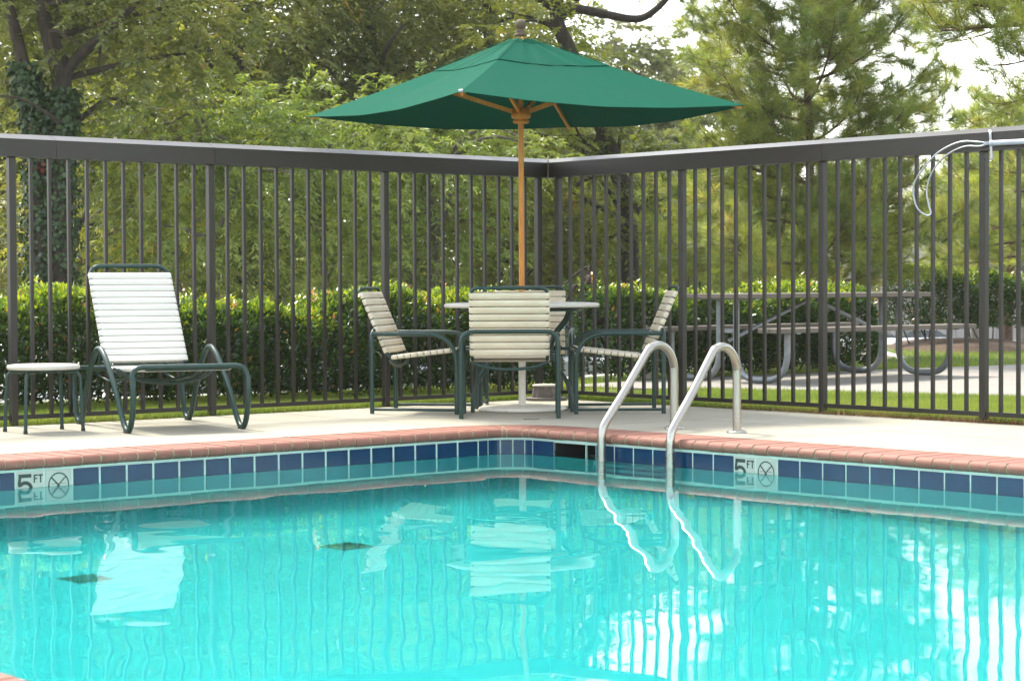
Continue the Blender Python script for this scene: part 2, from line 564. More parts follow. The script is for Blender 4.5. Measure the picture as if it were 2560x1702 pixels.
# skimmer: a dark box behind the mouth with a pale bar and weir flap
sp, so, st = edge((SKIM0 + SKIM1) / 2)
SW = SKIM1 - SKIM0
sk = tag(empty('pool_skimmer'), 'dark skimmer mouth in the tile band beside the ladder', 'skimmer')
sk.matrix_world = frame(Vector((sp.x, sp.y, -.14)), st, so, (0, 0, 1))
mb = MB()
d = .32
mb.add([(-SW / 2, .004, -.09), (SW / 2, .004, -.09), (SW / 2, .004, .068), (-SW / 2, .004, .068), (-SW / 2, d, -.09), (SW / 2, d, -.09), (SW / 2, d, .068), (-SW / 2, d, .068)],
       [(0, 1, 5, 4), (4, 5, 6, 7), (0, 4, 7, 3), (1, 2, 6, 5), (3, 7, 6, 2)])
mb.build('housing', M_DARK, sk)
MB().box((SW * .20, .02, -.01), (.008, .012, .155)).build('divider', M_GROUT, sk)
MB().box((SW * .27, .10, -.045), (SW * .4, .012, .09)).build('weir_flap', M_DARK, sk)

# coping bricks with bullnose noses
BW, BP = 0.0985, 0.1085
NF, NBK = -0.030, 0.300
def nose_profile():
    pr = [(NBK, -.001), (NBK, -.056), (.0, -.056)]
    r = .0275
    for a in np.linspace(-PI / 2, PI / 2, 9):
        pr.append((NF + r - r * math.cos(a), -.0285 + r * math.sin(a)))
    return pr
PRF = nose_profile()
def brick_mesh():
    mb = MB()
    n = len(PRF)
    h = BW / 2
    vs = [(-h, y, z) for y, z in PRF] + [(h, y, z) for y, z in PRF]
    mb.add(vs, [(i, (i + 1) % n, n + (i + 1) % n, n + i) for i in range(n)], True)
    mb.add(vs, [tuple(range(n - 1, -1, -1)), tuple(range(n, 2 * n))])
    me = mb.mesh('brick')
    me.materials.append(M_BRICK)
    for p in me.polygons:
        p.use_smooth = False
    for p in me.polygons:
        if len(p.vertices) == 4 and 2 <= min(p.vertices) < n: p.use_smooth = True
    return me
bme = brick_mesh()
cb = MB()
ss = srange(SL, SR, 2.0)
vs = []
for s in ss:
    vs += [ep(s, NBK - .004, -.0045), ep(s, NF + .0275, -.0045)]
    for a_ in (60, 30, 0, -30, -60, -88):
        a_ = math.radians(a_)
        vs.append(ep(s, NF + .0275 - .0245 * math.cos(a_), -.0285 + .0245 * math.sin(a_)))
    vs.append(ep(s, .02, -.0605))
cb.add(vs, [(9 * i + k, 9 * i + k + 1, 9 * i + 10 + k, 9 * i + 9 + k) for i in range(len(ss) - 1) for k in range(8)])
coping = cb.build('pool_coping', M_MORTAR)
tag(coping, kind='structure')
def place_brick(s):
    p, o, t = edge(s)
    M = frame(Vector((p.x, p.y, random.uniform(-.0012, .0012))) + o * random.uniform(-.002, .002), t, o, (0, 0, 1)) @ Matrix.Rotation(random.uniform(-.008, .008), 4, 'Z')
    link('brick', bme, None, coping, M)
AE = AR + .012
k = 0
while -AE - BP * (k + .5) > SL: place_brick(-AE - BP * (k + .5)); k += 1
k = 0
while AE + BP * (k + .5) < SR: place_brick(AE + BP * (k + .5)); k += 1
for a, b in ((-AE + .005, -.075), (-.066, -.048 + .005), (-.034, .062), (.072, .112), (.122, AE - .005)):
    mb = MB()
    ss = np.linspace(a, b, 5)
    n = len(PRF)
    vs = []
    for s in ss:
        for y, z in PRF: vs.append(ep(s, y, z))
    mb.add(vs, [(i * n + q, i * n + (q + 1) % n, (i + 1) * n + (q + 1) % n, (i + 1) * n + q) for i in range(4) for q in range(n)], False)
    mb.add(vs, [tuple(range(n - 1, -1, -1)), tuple(range(4 * n, 5 * n))])
    mb.build('brick', M_BRICK, coping)
# near edge of the pool (a corner of it shows at the bottom left)
nc = MB()
ax = (V_, U_, Vector((0, 0, 1)))
nc.box(A + V_ * 5.5 + U_ * .14 + Vector((0, 0, -.034)), (12.0, .30, .052), ax)
near_coping = nc.build('pool_coping', M_MORTAR)
tag(near_coping, kind='structure')
for k in range(70):
    o = A + V_ * (2.0 + BP * k)
    M = frame(Vector((o.x, o.y, random.uniform(-.001, .001))), -V_, U_, (0, 0, 1))
    link('brick', bme, None, near_coping, M)

# water: one gently rippled sheet
nu, nv = 190, 330
us = np.linspace(-0.25, NEARU + .02, nu)
vv = np.linspace(-0.25, 11.0, nv)
GU, GV = np.meshgrid(us, vv)
X = PC.x + U_.x * GU + V_.x * GV
Y = PC.y + U_.y * GU + V_.y * GV
H = np.zeros_like(X)
for i in range(46):
    lam = RNG.uniform(.16, .85)
    a = RNG.uniform(0, 2 * PI)
    kx, ky = 2 * PI / lam * math.cos(a), 2 * PI / lam * math.sin(a)
    slope = 0.00086 * (lam / .4) ** 0.35
    H += slope / (2 * PI / lam) * np.sin(kx * X + ky * Y + RNG.uniform(0, 2 * PI))
fade = 0.16 + 0.84 * np.clip((np.minimum(GU, GV) - 0.1) / 2.6, 0, 1) ** .8
MODW = .75 + .45 * np.sin(X * .9 + 1.3 * Y + .5) * np.sin(.7 * X - .8 * Y) + .25 * np.sin(2.1 * X + .6 * Y)
co = np.stack([X, Y, WZ + H * fade * np.clip(MODW, .25, 1.4)], -1).reshape(-1, 3)
idx = np.arange(nu * nv).reshape(nv, nu)
quads = np.stack([idx[:-1, :-1], idx[:-1, 1:], idx[1:, 1:], idx[1:, :-1]], -1).reshape(-1, 4)
def np_mesh(name, co, faces, k, smooth=False, tint=None):
    me = bpy.data.meshes.new(name)
    n, nf = len(co), len(faces)
    me.vertices.add(n)
    me.vertices.foreach_set('co', np.ascontiguousarray(co, dtype=np.float32).ravel())
    me.loops.add(nf * k)
    me.loops.foreach_set('vertex_index', np.ascontiguousarray(faces, dtype=np.int32).ravel())
    me.polygons.add(nf)
    me.polygons.foreach_set('loop_start', np.arange(0, nf * k, k, dtype=np.int32))
    me.polygons.foreach_set('use_smooth', np.full(nf, smooth, dtype=bool))
    if tint is not None:
        at_ = me.attributes.new('tint', 'FLOAT', 'FACE')
        at_.data.foreach_set('value', np.ascontiguousarray(tint, dtype=np.float32))
    me.update(calc_edges=True)
    return me
wm = np_mesh('pool_water', co, quads, 4, True)
MW = bpy.data.materials.new('pool_water')
MW.use_nodes = True
N, L = MW.node_tree.nodes, MW.node_tree.links
N.clear()
o_ = N.new('ShaderNodeOutputMaterial')
g_ = N.new('ShaderNodeBsdfGlossy'); g_.inputs['Roughness'].default_value = 0.0
r_ = N.new('ShaderNodeBsdfRefraction'); r_.inputs['Roughness'].default_value = 0.0; r_.inputs['IOR'].default_value = 1.333
r_.inputs['Color'].default_value = (0.235, 0.955, 0.955, 1)
f_ = N.new('ShaderNodeFresnel'); f_.inputs['IOR'].default_value = 1.333
x_ = N.new('ShaderNodeMixShader')
L.new(f_.outputs[0], x_.inputs[0]); L.new(r_.outputs[0], x_.inputs[1]); L.new(g_.outputs[0], x_.inputs[2])
L.new(x_.outputs[0], o_.inputs[0])
water = link('pool_water', wm, MW)
tag(water, kind='structure')

# two square drain grates on the pool floor
def through(px, py, zf=-1.55):
    p = gr(px, py, WZ)
    d = (p - CAMP)
    h = Vector((d.x, d.y, 0))
    si = h.length / d.length / 1.333
    tn = si / math.sqrt(1 - si * si)
    q = p + h.normalized() * tn * (WZ - zf)
    return Vector((q.x, q.y, zf))
for px, py, lab in ((868, 1366, 'square drain grate under water nearer the corner, right of the lounger reflection'), (212, 1446, 'square drain grate under water at far left, under the lounger reflection')):
    q = through(px, py)
    g = empty('drain_grate', (q.x, q.y, q.z + .004), math.atan2(V_.y, V_.x) + .05)
    g.scale = (.56, .56, 1)
    tag(g, lab, 'drain', 'drain grates on the pool floor')
    mb = MB()
    for sx, sy, w_, h_ in ((0, -.145, .31, .02), (0, .145, .31, .02), (-.145, 0, .02, .27), (.145, 0, .02, .27)): mb.box((sx, sy, .006), (w_, h_, .012))
    mb.build('frame', M_GRATE, g)
    for k in range(9): MB().box((-.12 + .03 * k, 0, .006), (.017, .27, .010)).build('bar', M_GRATE, g)
    MB().box((0, 0, -.0005), (.28, .28, .003)).build('sump', M_JOINT, g)

# ================================================================ DECK
FC = Vector((0.2815, 16.0406, 0))                    # fence corner
FL, FR = U_, V_
def lerp(a, b, t): return a + (b - a) * t
def fence_outer(s):
    """point of the deck's outer edge that faces s"""
    p, o, t = edge(s)
    return p
deck = empty('pool_deck'); tag(deck, kind='structure')
base = MB()
OFF = .03
def dk_left(a):  return FC + U_ * a + V_ * OFF
def dk_right(a): return FC + V_ * a + U_ * OFF
ci = FC + U_ * OFF + V_ * OFF
dl = (FC - PC).dot(-V_) ; du = (FC - PC).dot(-U_)
def slab(poly, name='slab', parent=deck, z=0.0, th=.10, mt=M_DECK):
    mb = MB()
    n = len(poly)
    vs = [Vector((p.x, p.y, z)) for p in poly] + [Vector((p.x, p.y, z - th)) for p in poly]
    mb.add(vs, [tuple(range(n))] + [(i, n + i, n + (i + 1) % n, (i + 1) % n) for i in range(n)])
    me = mb.mesh(name)
    # make sure the top faces up
    if me.polygons[0].normal.z < 0: me.flip_normals()
    return link(name, me, mt, parent)
g = .0045
NB = NBK + .006
def Lp(a, n): q = PC + U_ * a - V_ * n; return q      # a along left edge, n outwards
def Rp(a, n): q = PC + V_ * a - U_ * n; return q
oL = (PC - (FC + V_ * OFF)).dot(V_)                   # outward distance of the left fence line
oR = (PC - (FC + U_ * OFF)).dot(U_)
cutsL = [PR, 1.45, 3.35, 5.25, 7.2, 10.0]
for a, b in zip(cutsL[:-1], cutsL[1:]):
    md = NB + (oL - NB) * .52
    slab([Lp(a + g, NB), Lp(b - g, NB), Lp(b - g, md - g), Lp(a + g, md - g)])
    slab([Lp(a + g, md + g), Lp(b - g, md + g), Lp(b - g, oL), Lp(a + g, oL)])
cutsR = [PR, 1.75, 3.6, 5.6, 8.0, 12.0]
for a, b in zip(cutsR[:-1], cutsR[1:]):
    md = NB + (oR - NB) * .5
    slab([Rp(a + g, NB), Rp(b - g, NB), Rp(b - g, md - g), Rp(a + g, md - g)])
    slab([Rp(a + g, md + g), Rp(b - g, md + g), Rp(b - g, oR), Rp(a + g, oR)])
arcp = [ep(s, NB, 0) for s in np.linspace(-AR, AR, 13)]
slab([Lp(PR - g, NB)] + arcp[1:-1] + [Rp(PR - g, NB), Rp(PR - g, oR), PC - U_ * oR - V_ * oL, Lp(PR - g, oL)])
# near side deck, where the photographer is
q0 = A + U_ * .31
slab([q0 - V_ * 6, q0 + V_ * 14, q0 + V_ * 14 + U_ * 9, q0 - V_ * 6 + U_ * 9])
bb = MB()
ss = srange(SL - 4, SR + 2, 2.0)
vs = []
for s in ss: vs += [ep(s, NBK - .02, -.02), ep(s, NBK + .45, -.02)]
bb.add(vs, [(2 * i, 2 * i + 1, 2 * i + 3, 2 * i + 2) for i in range(len(ss) - 1)])
bb.add([Lp(-2.6, oL - .02) + Vector((0, 0, -.03)), Lp(12, oL - .02) + Vector((0, 0, -.03)), Lp(12, .6) + Vector((0, 0, -.03)), Lp(-2.6, .6) + Vector((0, 0, -.03))], [(0, 1, 2, 3)])
bb.add([Rp(-2.6, oR - .02) + Vector((0, 0, -.034)), Rp(14, oR - .02) + Vector((0, 0, -.034)), Rp(14, .6) + Vector((0, 0, -.034)), Rp(-2.6, .6) + Vector((0, 0, -.034))], [(0, 1, 2, 3)])
bb.build('bedding', M_JOINT, deck)

# ================================================================ GROUND BEYOND THE FENCE
def poly_sheet(pts, name, mt, z=None):
    mb = MB()
    vs = [Vector((p[0], p[1], (p[2] if len(p) > 2 else 0) if z is None else z)) for p in pts]
    mb.add(vs, [tuple(range(len(vs)))])
    me = mb.mesh(name)
    if me.polygons[0].normal.z < 0: me.flip_normals()
    o = link(name, me, mt)
    tag(o, kind='structure')
    return o
HL0, HL1 = Vector((-5.2, 13.85, 0)), Vector((0.25, 17.60, 0))
HR0, HR1 = Vector((0.72, 18.95, 0)), Vector((3.45, 21.35, 0))
hd = (HL1 - HL0).normalized(); hn = Vector((-hd.y, hd.x, 0))
# lawn: a sheet with a soft edge where it falls to the parking lot
def lot_z(y): return -0.86 - 0.024 * max(0, y - 22)
bl = [HL0 - hd * 6 + hn * 1.1, HL1 + hn * 1.0, Vector((.9, 20.3, 0)), HR1 + Vector((-.5, 1.3, 0)), Vector((4.6, 24.5, 0)), Vector((5.0, 30.0, 0)), Vector((30, 36, 0))]
fr = [FC + U_ * 14 + V_ * .02, FC + V_ * .02 + U_ * .02, FC + V_ * 16 + U_ * .02]
lawn = MB()
top = fr + [Vector((40, 20, 0))] + bl[::-1]
lawn.add([Vector((p.x, p.y, -.012)) for p in top], [tuple(range(len(top)))])
lme = lawn.mesh('lawn')
if lme.polygons[0].normal.z < 0: lme.flip_normals()
tag(link('lawn', lme, M_LAWN), kind='structure')
kb = MB()
vs = []
for p in bl:
    o = p + Vector((-.12, .22, 0))
    vs += [Vector((p.x, p.y, -.016)), Vector((o.x, o.y, -.016)), Vector((o.x - .02, o.y + .06, -1.4))]
kb.add(vs, [(3 * i + k, 3 * i + k + 1, 3 * i + 4 + k, 3 * i + 3 + k) for i in range(len(bl) - 1) for k in range(2)])
tag(kb.build('kerb', M_KERB), kind='structure')
lot = MB()
near = [Vector((-60, 12, 0))] + [p + Vector((-.1, .2, 0)) for p in bl] + [Vector((60, 40, 0))]
near = sorted(near, key=lambda p: p.x)
rows = [near] + [[Vector((p.x * (1 + y / 120), max(y, p.y), 0)) for p in near] for y in (45, 70, 110, 170, 400)]
vs = [Vector((p.x, p.y, lot_z(p.y))) for r in rows for p in r]
n = len(near)
lot.add(vs, [(i * n + k, i * n + k + 1, (i + 1) * n + k + 1, (i + 1) * n + k) for i in range(len(rows) - 1) for k in range(n - 1)])
lotm = lot.mesh('parking_lot')
tag(link('parking_lot', lotm, M_LOT), kind='structure')
gp = poly_sheet([(-600, -600), (600, -600), (600, 1500), (-600, 1500)], 'ground', M_LAWN, -12.0)
pad = [gr(1440, 963), gr(1600, 952), gr(1725, 944), gr(2000, 935), gr(2196, 925), gr(2560, 912), gr(2900, 903), gr(2900, 1003), gr(2560, 997), gr(2043, 983), gr(1744, 976), gr(1600, 972), gr(1450, 967)]
pd_ = slab(pad, 'picnic_pad', None, .006, .06, M_PAD)
tag(pd_, kind='structure')
# mulch bed
mb = MB()
mc = Vector((5.95, 27.9, 0))
vs = [mc + Vector((0, 0, .13))]
for r_i, (rr, zz) in enumerate(((.45, .11), (.75, .06), (1.0, -.014))):
    for k in range(20):
        a = 2 * PI * k / 20
        jx = 1 + .12 * math.sin(3 * a + r_i)
        vs.append(mc + Vector((1.05 * rr * jx * math.cos(a), 2.0 * rr * jx * math.sin(a), zz)))
fs = [(0, 1 + k, 1 + (k + 1) % 20) for k in range(20)]
for r_i in range(2):
    for k in range(20):
        a0, b0 = 1 + 20 * r_i, 1 + 20 * (r_i + 1)
        fs.append((a0 + k, b0 + k, b0 + (k + 1) % 20, a0 + (k + 1) % 20))
mb.add(vs, fs, True)
tag(mb.build('mulch_bed', M_MULCH), kind='structure')

# ================================================================ FENCE
ZTOP = 1.8046
def fence_t(px, d, z=1.0):
    lo, hi = -1.0, 14.0
    inc = proj(FC + d * .2 + Vector((0, 0, z)))[0] < proj(FC + d * 2 + Vector((0, 0, z)))[0]
    for _ in range(50):
        md = (lo + hi) / 2
        if (proj(FC + d * md + Vector((0, 0, z)))[0] < px) == inc: lo = md
        else: hi = md
    return lo
pm = MB().bbox((0, 0, (ZTOP - .145) / 2 - .0), (.046, .046, ZTOP - .147), .004).mesh('post'); pm.materials.append(M_FENCE)
PZ0, PZ1 = .066, ZTOP - .1475
km = MB().box((0, 0, (PZ0 + PZ1) / 2), (.0203, .0203, PZ1 - PZ0)).mesh('picket'); km.materials.append(M_FENCE)
def make_fence(d, inward, posts, rails, label, mitre):
    root = empty('fence', tuple(FC))
    tag(root, label, 'fence', 'picket fence around the pool')
    ang = math.atan2(d.y, d.x)
    Rz = Matrix.Rotation(ang, 4, 'Z')
    for t in posts:
        link('post', pm, None, root, Matrix.Translation(d * t) @ Rz)
    for a, b in zip(posts[:-1], posts[1:]):
        n = max(1, round((b - a) / .131))
        for k in range(1, n):
            tt = a + (b - a) * k / n + random.uniform(-.003, .003)
            link('picket', km, None, root, Matrix.Translation(d * tt) @ Rz @ Matrix.Rotation(random.uniform(-.02, .02), 4, 'Z'))
        L_ = b - a - .046
        MB().box(Vector((0, 0, .0525)) + d * ((a + b) / 2), (L_ - .002, .024, .028), (d, inward, Vector((0, 0, 1)))).build('bottom_rail', M_FENCE, root)
    # top rail: boxed section with a sloped upper face, in lengths that butt together
    hw = .050
    prof = [(-hw, ZTOP - .145), (hw, ZTOP - .145), (hw, ZTOP - .034), (-hw + .018, ZTOP), (-hw, ZTOP - .008)]
    for i, (a, b) in enumerate(zip(rails[:-1], rails[1:])):
        mb = MB()
        vs = []
        for e, t in ((0, a + .0012), (1, b - .0012)):
            for y, z in prof:
                sh_ = (y * mitre) if (i == 0 and e == 0) else 0.0
                vs.append(d * (t + sh_) + inward * y + Vector((0, 0, z)))
        n = len(prof)
        mb.add(vs, [(k, (k + 1) % n, n + (k + 1) % n, n + k) for k in range(n)] + [tuple(range(n - 1, -1, -1)), tuple(range(n, 2 * n))])
        mb.build('top_rail', M_FENCE, root)
    return root
tl = [fence_t(p, FL) for p in (1346, 963, 527, 30)]
tl += [tl[-1] + 1.66, tl[-1] + 3.3]
rl = [0.0] + [fence_t(p, FL, 1.7) for p in (527, 131)] + [tl[-1]]
make_fence(FL, FR, tl, rl, 'dark picket fence run behind the lounger, receding to the corner', 1.15)
tr = [fence_t(p, FR) for p in (1397, 1706, 2057, 2460)]
tr += [tr[-1] + 1.66, tr[-1] + 3.3]
rr_ = [0.0] + [fence_t(2067, FR, 1.7)] + [tr[-1]]
make_fence(FR, FL, tr, rr_, 'dark picket fence run behind the ladder and before the picnic table', 1.15)
# a bit of twine round the corner of the rail
kx = FC + (U_ + V_) * .062
tw = MB().tube(smooth_path([kx + Vector((.004, .05, ZTOP + .02)), kx + Vector((0, 0, ZTOP - .02)), kx + Vector((.003, 0, ZTOP - .08)), kx + Vector((-.004, 0, ZTOP - .16))], 5), .0035, 5)
tag(tw.build('twine', mat('old_twine', (.30, .28, .16), .9)), 'short piece of pale twine hanging over the fence corner', 'twine')

# ================================================================ LADDER
lad = tag(empty('pool_ladder', tuple(PC)), 'stainless steel pool ladder with two curved handrails', 'ladder')
def lpt(v, n, z): return V_ * v - U_ * n + Vector((0, 0, z))
for (vb, vw) in (((gr(1697, 1070) - PC).dot(V_), .845), ((gr(1861, 1080) - PC).dot(V_), 1.395)):
    nb = .60
    def P(n, z):
        t = (n + .07) / (nb + .07)
        return lpt(vw + (vb - vw) * max(0, min(1, t)), n, z)
    path = [P(nb, .012), P(nb, .38)]
    R0 = .155
    cx_, cz_ = nb - R0, .345
    pts = [P(nb, .012), P(nb, .18)]
    for a in np.linspace(0, math.radians(128), 12): pts.append(P(cx_ + R0 * math.cos(a), cz_ + R0 * math.sin(a)))
    ex, ez = cx_ + R0 * math.cos(math.radians(128)), cz_ + R0 * math.sin(math.radians(128))
    pts += [P(ex + (-.055 - ex) * .5, ez + (.035 - ez) * .5)]
    knee = [P(-.030, .075), P(-.062, .02), P(-.07, -.05)]
    pts += knee
    pts += [P(-.07, -.3), P(-.07, -.75), P(-.07, -1.15)]
    pts = pts[:2] + smooth_path(pts[1:], 4)[1:]
    rail = MB().tube(pts, .0245, 14).build('handrail', M_STEEL, lad)
    b = P(nb, 0)
    es = MB()
    es.lathe([(.026, .013), (.05, .012), (.058, .006), (.060, .001)], (0, 0, 0), 20)
    e = es.build('escutcheon', M_STEEL, lad, Matrix.Translation(b + Vector((0, 0, .001))) @ Matrix.Rotation(TH, 4, 'Z'))
    col = MB().tube([P(-.07, -.175), P(-.07, -.135)], .0268, 14).build('collar', M_STEEL, lad)
for z in (-.198, -.47, -.74):
    tr_ = empty('tread'); tr_.parent = lad
    tr_.matrix_local = frame(lpt(1.12, -.09, z), V_, -U_, (0, 0, 1))
    MB().bbox((0, 0, -.012), (.51, .085, .018), .004).build('step', M_TABLE, tr_)
    for k in range(3): MB().box((0, -.028 + .028 * k, 0), (.50, .013, .006)).build('grip_strip', M_DARK, tr_)

# ================================================================ UMBRELLA, TABLE
TC = Vector((0.068, 14.5, 0))
um = tag(empty('patio_umbrella', tuple(TC)), 'open green square patio umbrella with wooden pole above the round table', 'umbrella')
MB().tube([(0, 0, .58), (0, 0, 1.2), (0, 0, 2.50)], .0188, 16).build('pole', M_WOOD, um)
ca = math.radians(14.2)
RD = 1.530
DIRS = [Vector((-math.sin(ca), -math.cos(ca), 0)), Vector((math.cos(ca), -math.sin(ca), 0)), Vector((math.sin(ca), math.cos(ca), 0)), Vector((-math.cos(ca), math.sin(ca), 0))]
ZA, ZC = 2.552, 2.040
def ridge_z(k): return ZA + (ZC - ZA) * (k ** 0.96) - .012 * math.sin(PI * k)
def canopy_pt(side, w, k, lift=0.0, sag=1.0):
    a, b = DIRS[side], DIRS[(side + 1) % 4]
    p = (a * (1 - w) + b * w) * (RD * k)
    e = math.sin(PI * w)
    z = ridge_z(k) - sag * e * (0.050 * k ** 2.2 + .014 * math.sin(PI * k)) + lift
    # a few soft pulls in the cloth running out from the seams
    z += .0030 * k * (1 - k) * 3 * e * math.sin(9 * w + 5 * k + side * 2) + .0016 * e * math.sin(23 * w + 3 * side)
    # seams stand up a little over the ribs
    p *= 1 - .012 * e * k
    return Vector((p.x, p.y, z))
def canopy(k0, k1, nk, lift, nw=18, puck=0.0):
    mb = MB()
    for side in range(4):
        vs = []
        for i in range(nk + 1):
            k = k0 + (k1 - k0) * i / nk
            for j_ in range(nw + 1):
                w = j_ / nw
                p = canopy_pt(side, w, k, lift)
                if puck:
                    e = math.sin(PI * w)
                    p.z += puck * e * (1 - i / nk) * math.sin(14 * w + side) + puck * .6 * math.sin(30 * w + side * 1.7 + 4 * k) * e
                    if i == nk: p.z -= 0.004 * e
                vs.append(p)
        mb.add(vs, [(i * (nw + 1) + j_, (i + 1) * (nw + 1) + j_, (i + 1) * (nw + 1) + j_ + 1, i * (nw + 1) + j_ + 1) for i in range(nk) for j_ in range(nw)], True)
    return mb
cn = canopy(.30, 1.0, 12, 0.0)
cn.build('canopy', M_FABRIC, um)
canopy(.055, .405, 7, .0060, 30, .0085).build('vent_cap', M_FABRIC, um)
for nm, k, lf, r0 in (('vent_hem', .405, .0050, .0017), ('edge_hem', 1.0, -.001, .0024), ('seam', .12, .0155, .0016)):
    pts = []
    for side in range(4):
        for j_ in range(18): pts.append(canopy_pt(side, j_ / 18, k, lf))
    MB().tube(pts, r0, 6, True).build(nm, M_PIPING, um)
for i, dvec in enumerate(DIRS):
    MB().tube([dvec * (RD * k) + Vector((0, 0, ridge_z(k) + (.0155 if k < .4 else .003))) for k in (.06, .2, .39)], .0026, 6).build('ridge_seam', M_PIPING, um)
    pts = [dvec * (RD * k) + Vector((0, 0, ridge_z(k) - .020)) for k in (.03, .3, .6, .985)]
    rb = MB()
    for p, q in zip(pts[:-1], pts[1:]):
        t = (q - p); ln = t.length; t = t.normalized(); sd = t.cross(Vector((0, 0, 1))).normalized()
        rb.box((p + q) / 2, (ln, .016, .024), (t, sd, sd.cross(t)))
    rb.build('rib', M_WOOD, um)
    p = dvec * .055 + Vector((0, 0, 2.035)); q = dvec * (RD * .47) + Vector((0, 0, ridge_z(.47) - .036))
    t = q - p; ln = t.length; t = t.normalized(); sd = t.cross(Vector((0, 0, 1))).normalized()
    MB().box((p + q) / 2, (ln, .018, .030), (t, sd, sd.cross(t))).build('strut', M_WOOD, um)
hb = MB().lathe([(.0, 1.955), (.050, 1.955), (.056, 1.962), (.056, 1.972), (.046, 1.980), (.048, 1.985), (.062, 1.990), (.066, 2.000), (.066, 2.02), (.060, 2.026), (.060, 2.055), (.0, 2.056)], (0, 0, 0), 20)
hb.build('lower_hub', M_WOOD, um)
MB().lathe([(0, 2.46), (.05, 2.46), (.05, 2.53), (.0, 2.535)], (0, 0, 0), 18).build('upper_hub', M_WOOD, um)
fin = [(.0, 2.545), (.040, 2.548), (.041, 2.556), (.033, 2.565), (.030, 2.572), (.034, 2.580), (.028, 2.588), (.024, 2.594)]
for a in np.linspace(-1.0, PI / 2, 12): fin.append((max(.0005, 0.0385 * math.cos(a)), 2.624 + .0385 * math.sin(a)))
MB().lathe(fin, (0, 0, 0), 20).build('finial', M_GREYWOOD, um)
c0 = DIRS[0] * (RD * .995) + Vector((0, 0, ZC + .002))
MB().tube([c0 + Vector((-.012, -.006, 0)), c0 + Vector((.012, -.010, .002))], .010, 10).build('corner_cap', M_ALU, um)

bs = tag(empty('umbrella_base', tuple(TC)), 'white round umbrella base plate with upright tube under the table', 'umbrella base')
MB().lathe([(.0, .038), (.20, .034), (.285, .027), (.300, .018), (.302, .004), (.0, .002)], (0, 0, 0), 48).build('plate', M_WHITEPAINT, bs)
MB().tube([(0, 0, .03), (0, 0, .3), (0, 0, .57)], .0245, 18).build('tube', M_WHITEPAINT, bs)
MB().lathe([(.0245, .42), (.029, .42), (.029, .435), (.0245, .435)], (0, 0, 0), 18).build('collar', M_WHITEPAINT, bs)

tb = tag(empty('patio_table', tuple(TC)), 'round white patio table with green legs under the umbrella', 'table')
MB().lathe([(.021, .738), (.44, .7365), (.515, .733), (.530, .726), (.531, .712), (.524, .704), (.50, .704), (.47, .712), (.021, .712)], (0, 0, 0), 64).build('tabletop', M_TABLE, tb)
MB().tube([Vector((.235 * math.cos(a), .235 * math.sin(a), .40)) for a in np.linspace(0, 2 * PI, 36, endpoint=False)], .0125, 10, True).build('ring', M_GREEN, tb)
MB().tube([Vector((.40 * math.cos(a), .40 * math.sin(a), .690)) for a in np.linspace(0, 2 * PI, 40, endpoint=False)], .012, 10, True).build('top_frame', M_GREEN, tb)
for a in (35, 145, 215, 325):
    a = math.radians(a)
    e = Vector((math.cos(a), math.sin(a), 0))
    pr = [(.40, .688), (.37, .62), (.285, .53), (.245, .45), (.250, .38), (.31, .28), (.375, .19), (.405, .10), (.408, .002)]
    MB().tube(smooth_path([e * r + Vector((0, 0, z)) for r, z in pr], 4), .0145, 10).build('leg', M_GREEN, tb)

# ---------------------------------------------------------------- straps
def strap_mesh(half, width, r, bead=.004):
    """a band that wraps round two side tubes at x = +-half; lies along y, z is its face"""
    loop = []
    for a in np.linspace(-PI / 2, PI / 2, 7): loop.append((half + r * math.cos(a), r * math.sin(a)))
    for a in np.linspace(PI / 2, 3 * PI / 2, 7): loop.append((-half + r * math.cos(a), r * math.sin(a)))
    rows = [(-width / 2, -bead), (-width / 2 + .006, 0), (width / 2 - .006, 0), (width / 2, -bead)]
    vs, n = [], len(loop)
    for y, off in rows:
        for x, z in loop:
            c = half if x > 0 else -half
            dx = x - c
            rr = r + off
            vs.append((c + dx / r * rr, y, z / r * rr))
    mb = MB()
    mb.add(vs, [(i * n + k, i * n + (k + 1) % n, (i + 1) * n + (k + 1) % n, (i + 1) * n + k) for i in range(3) for k in range(n)], True)
    return mb.mesh('strap')

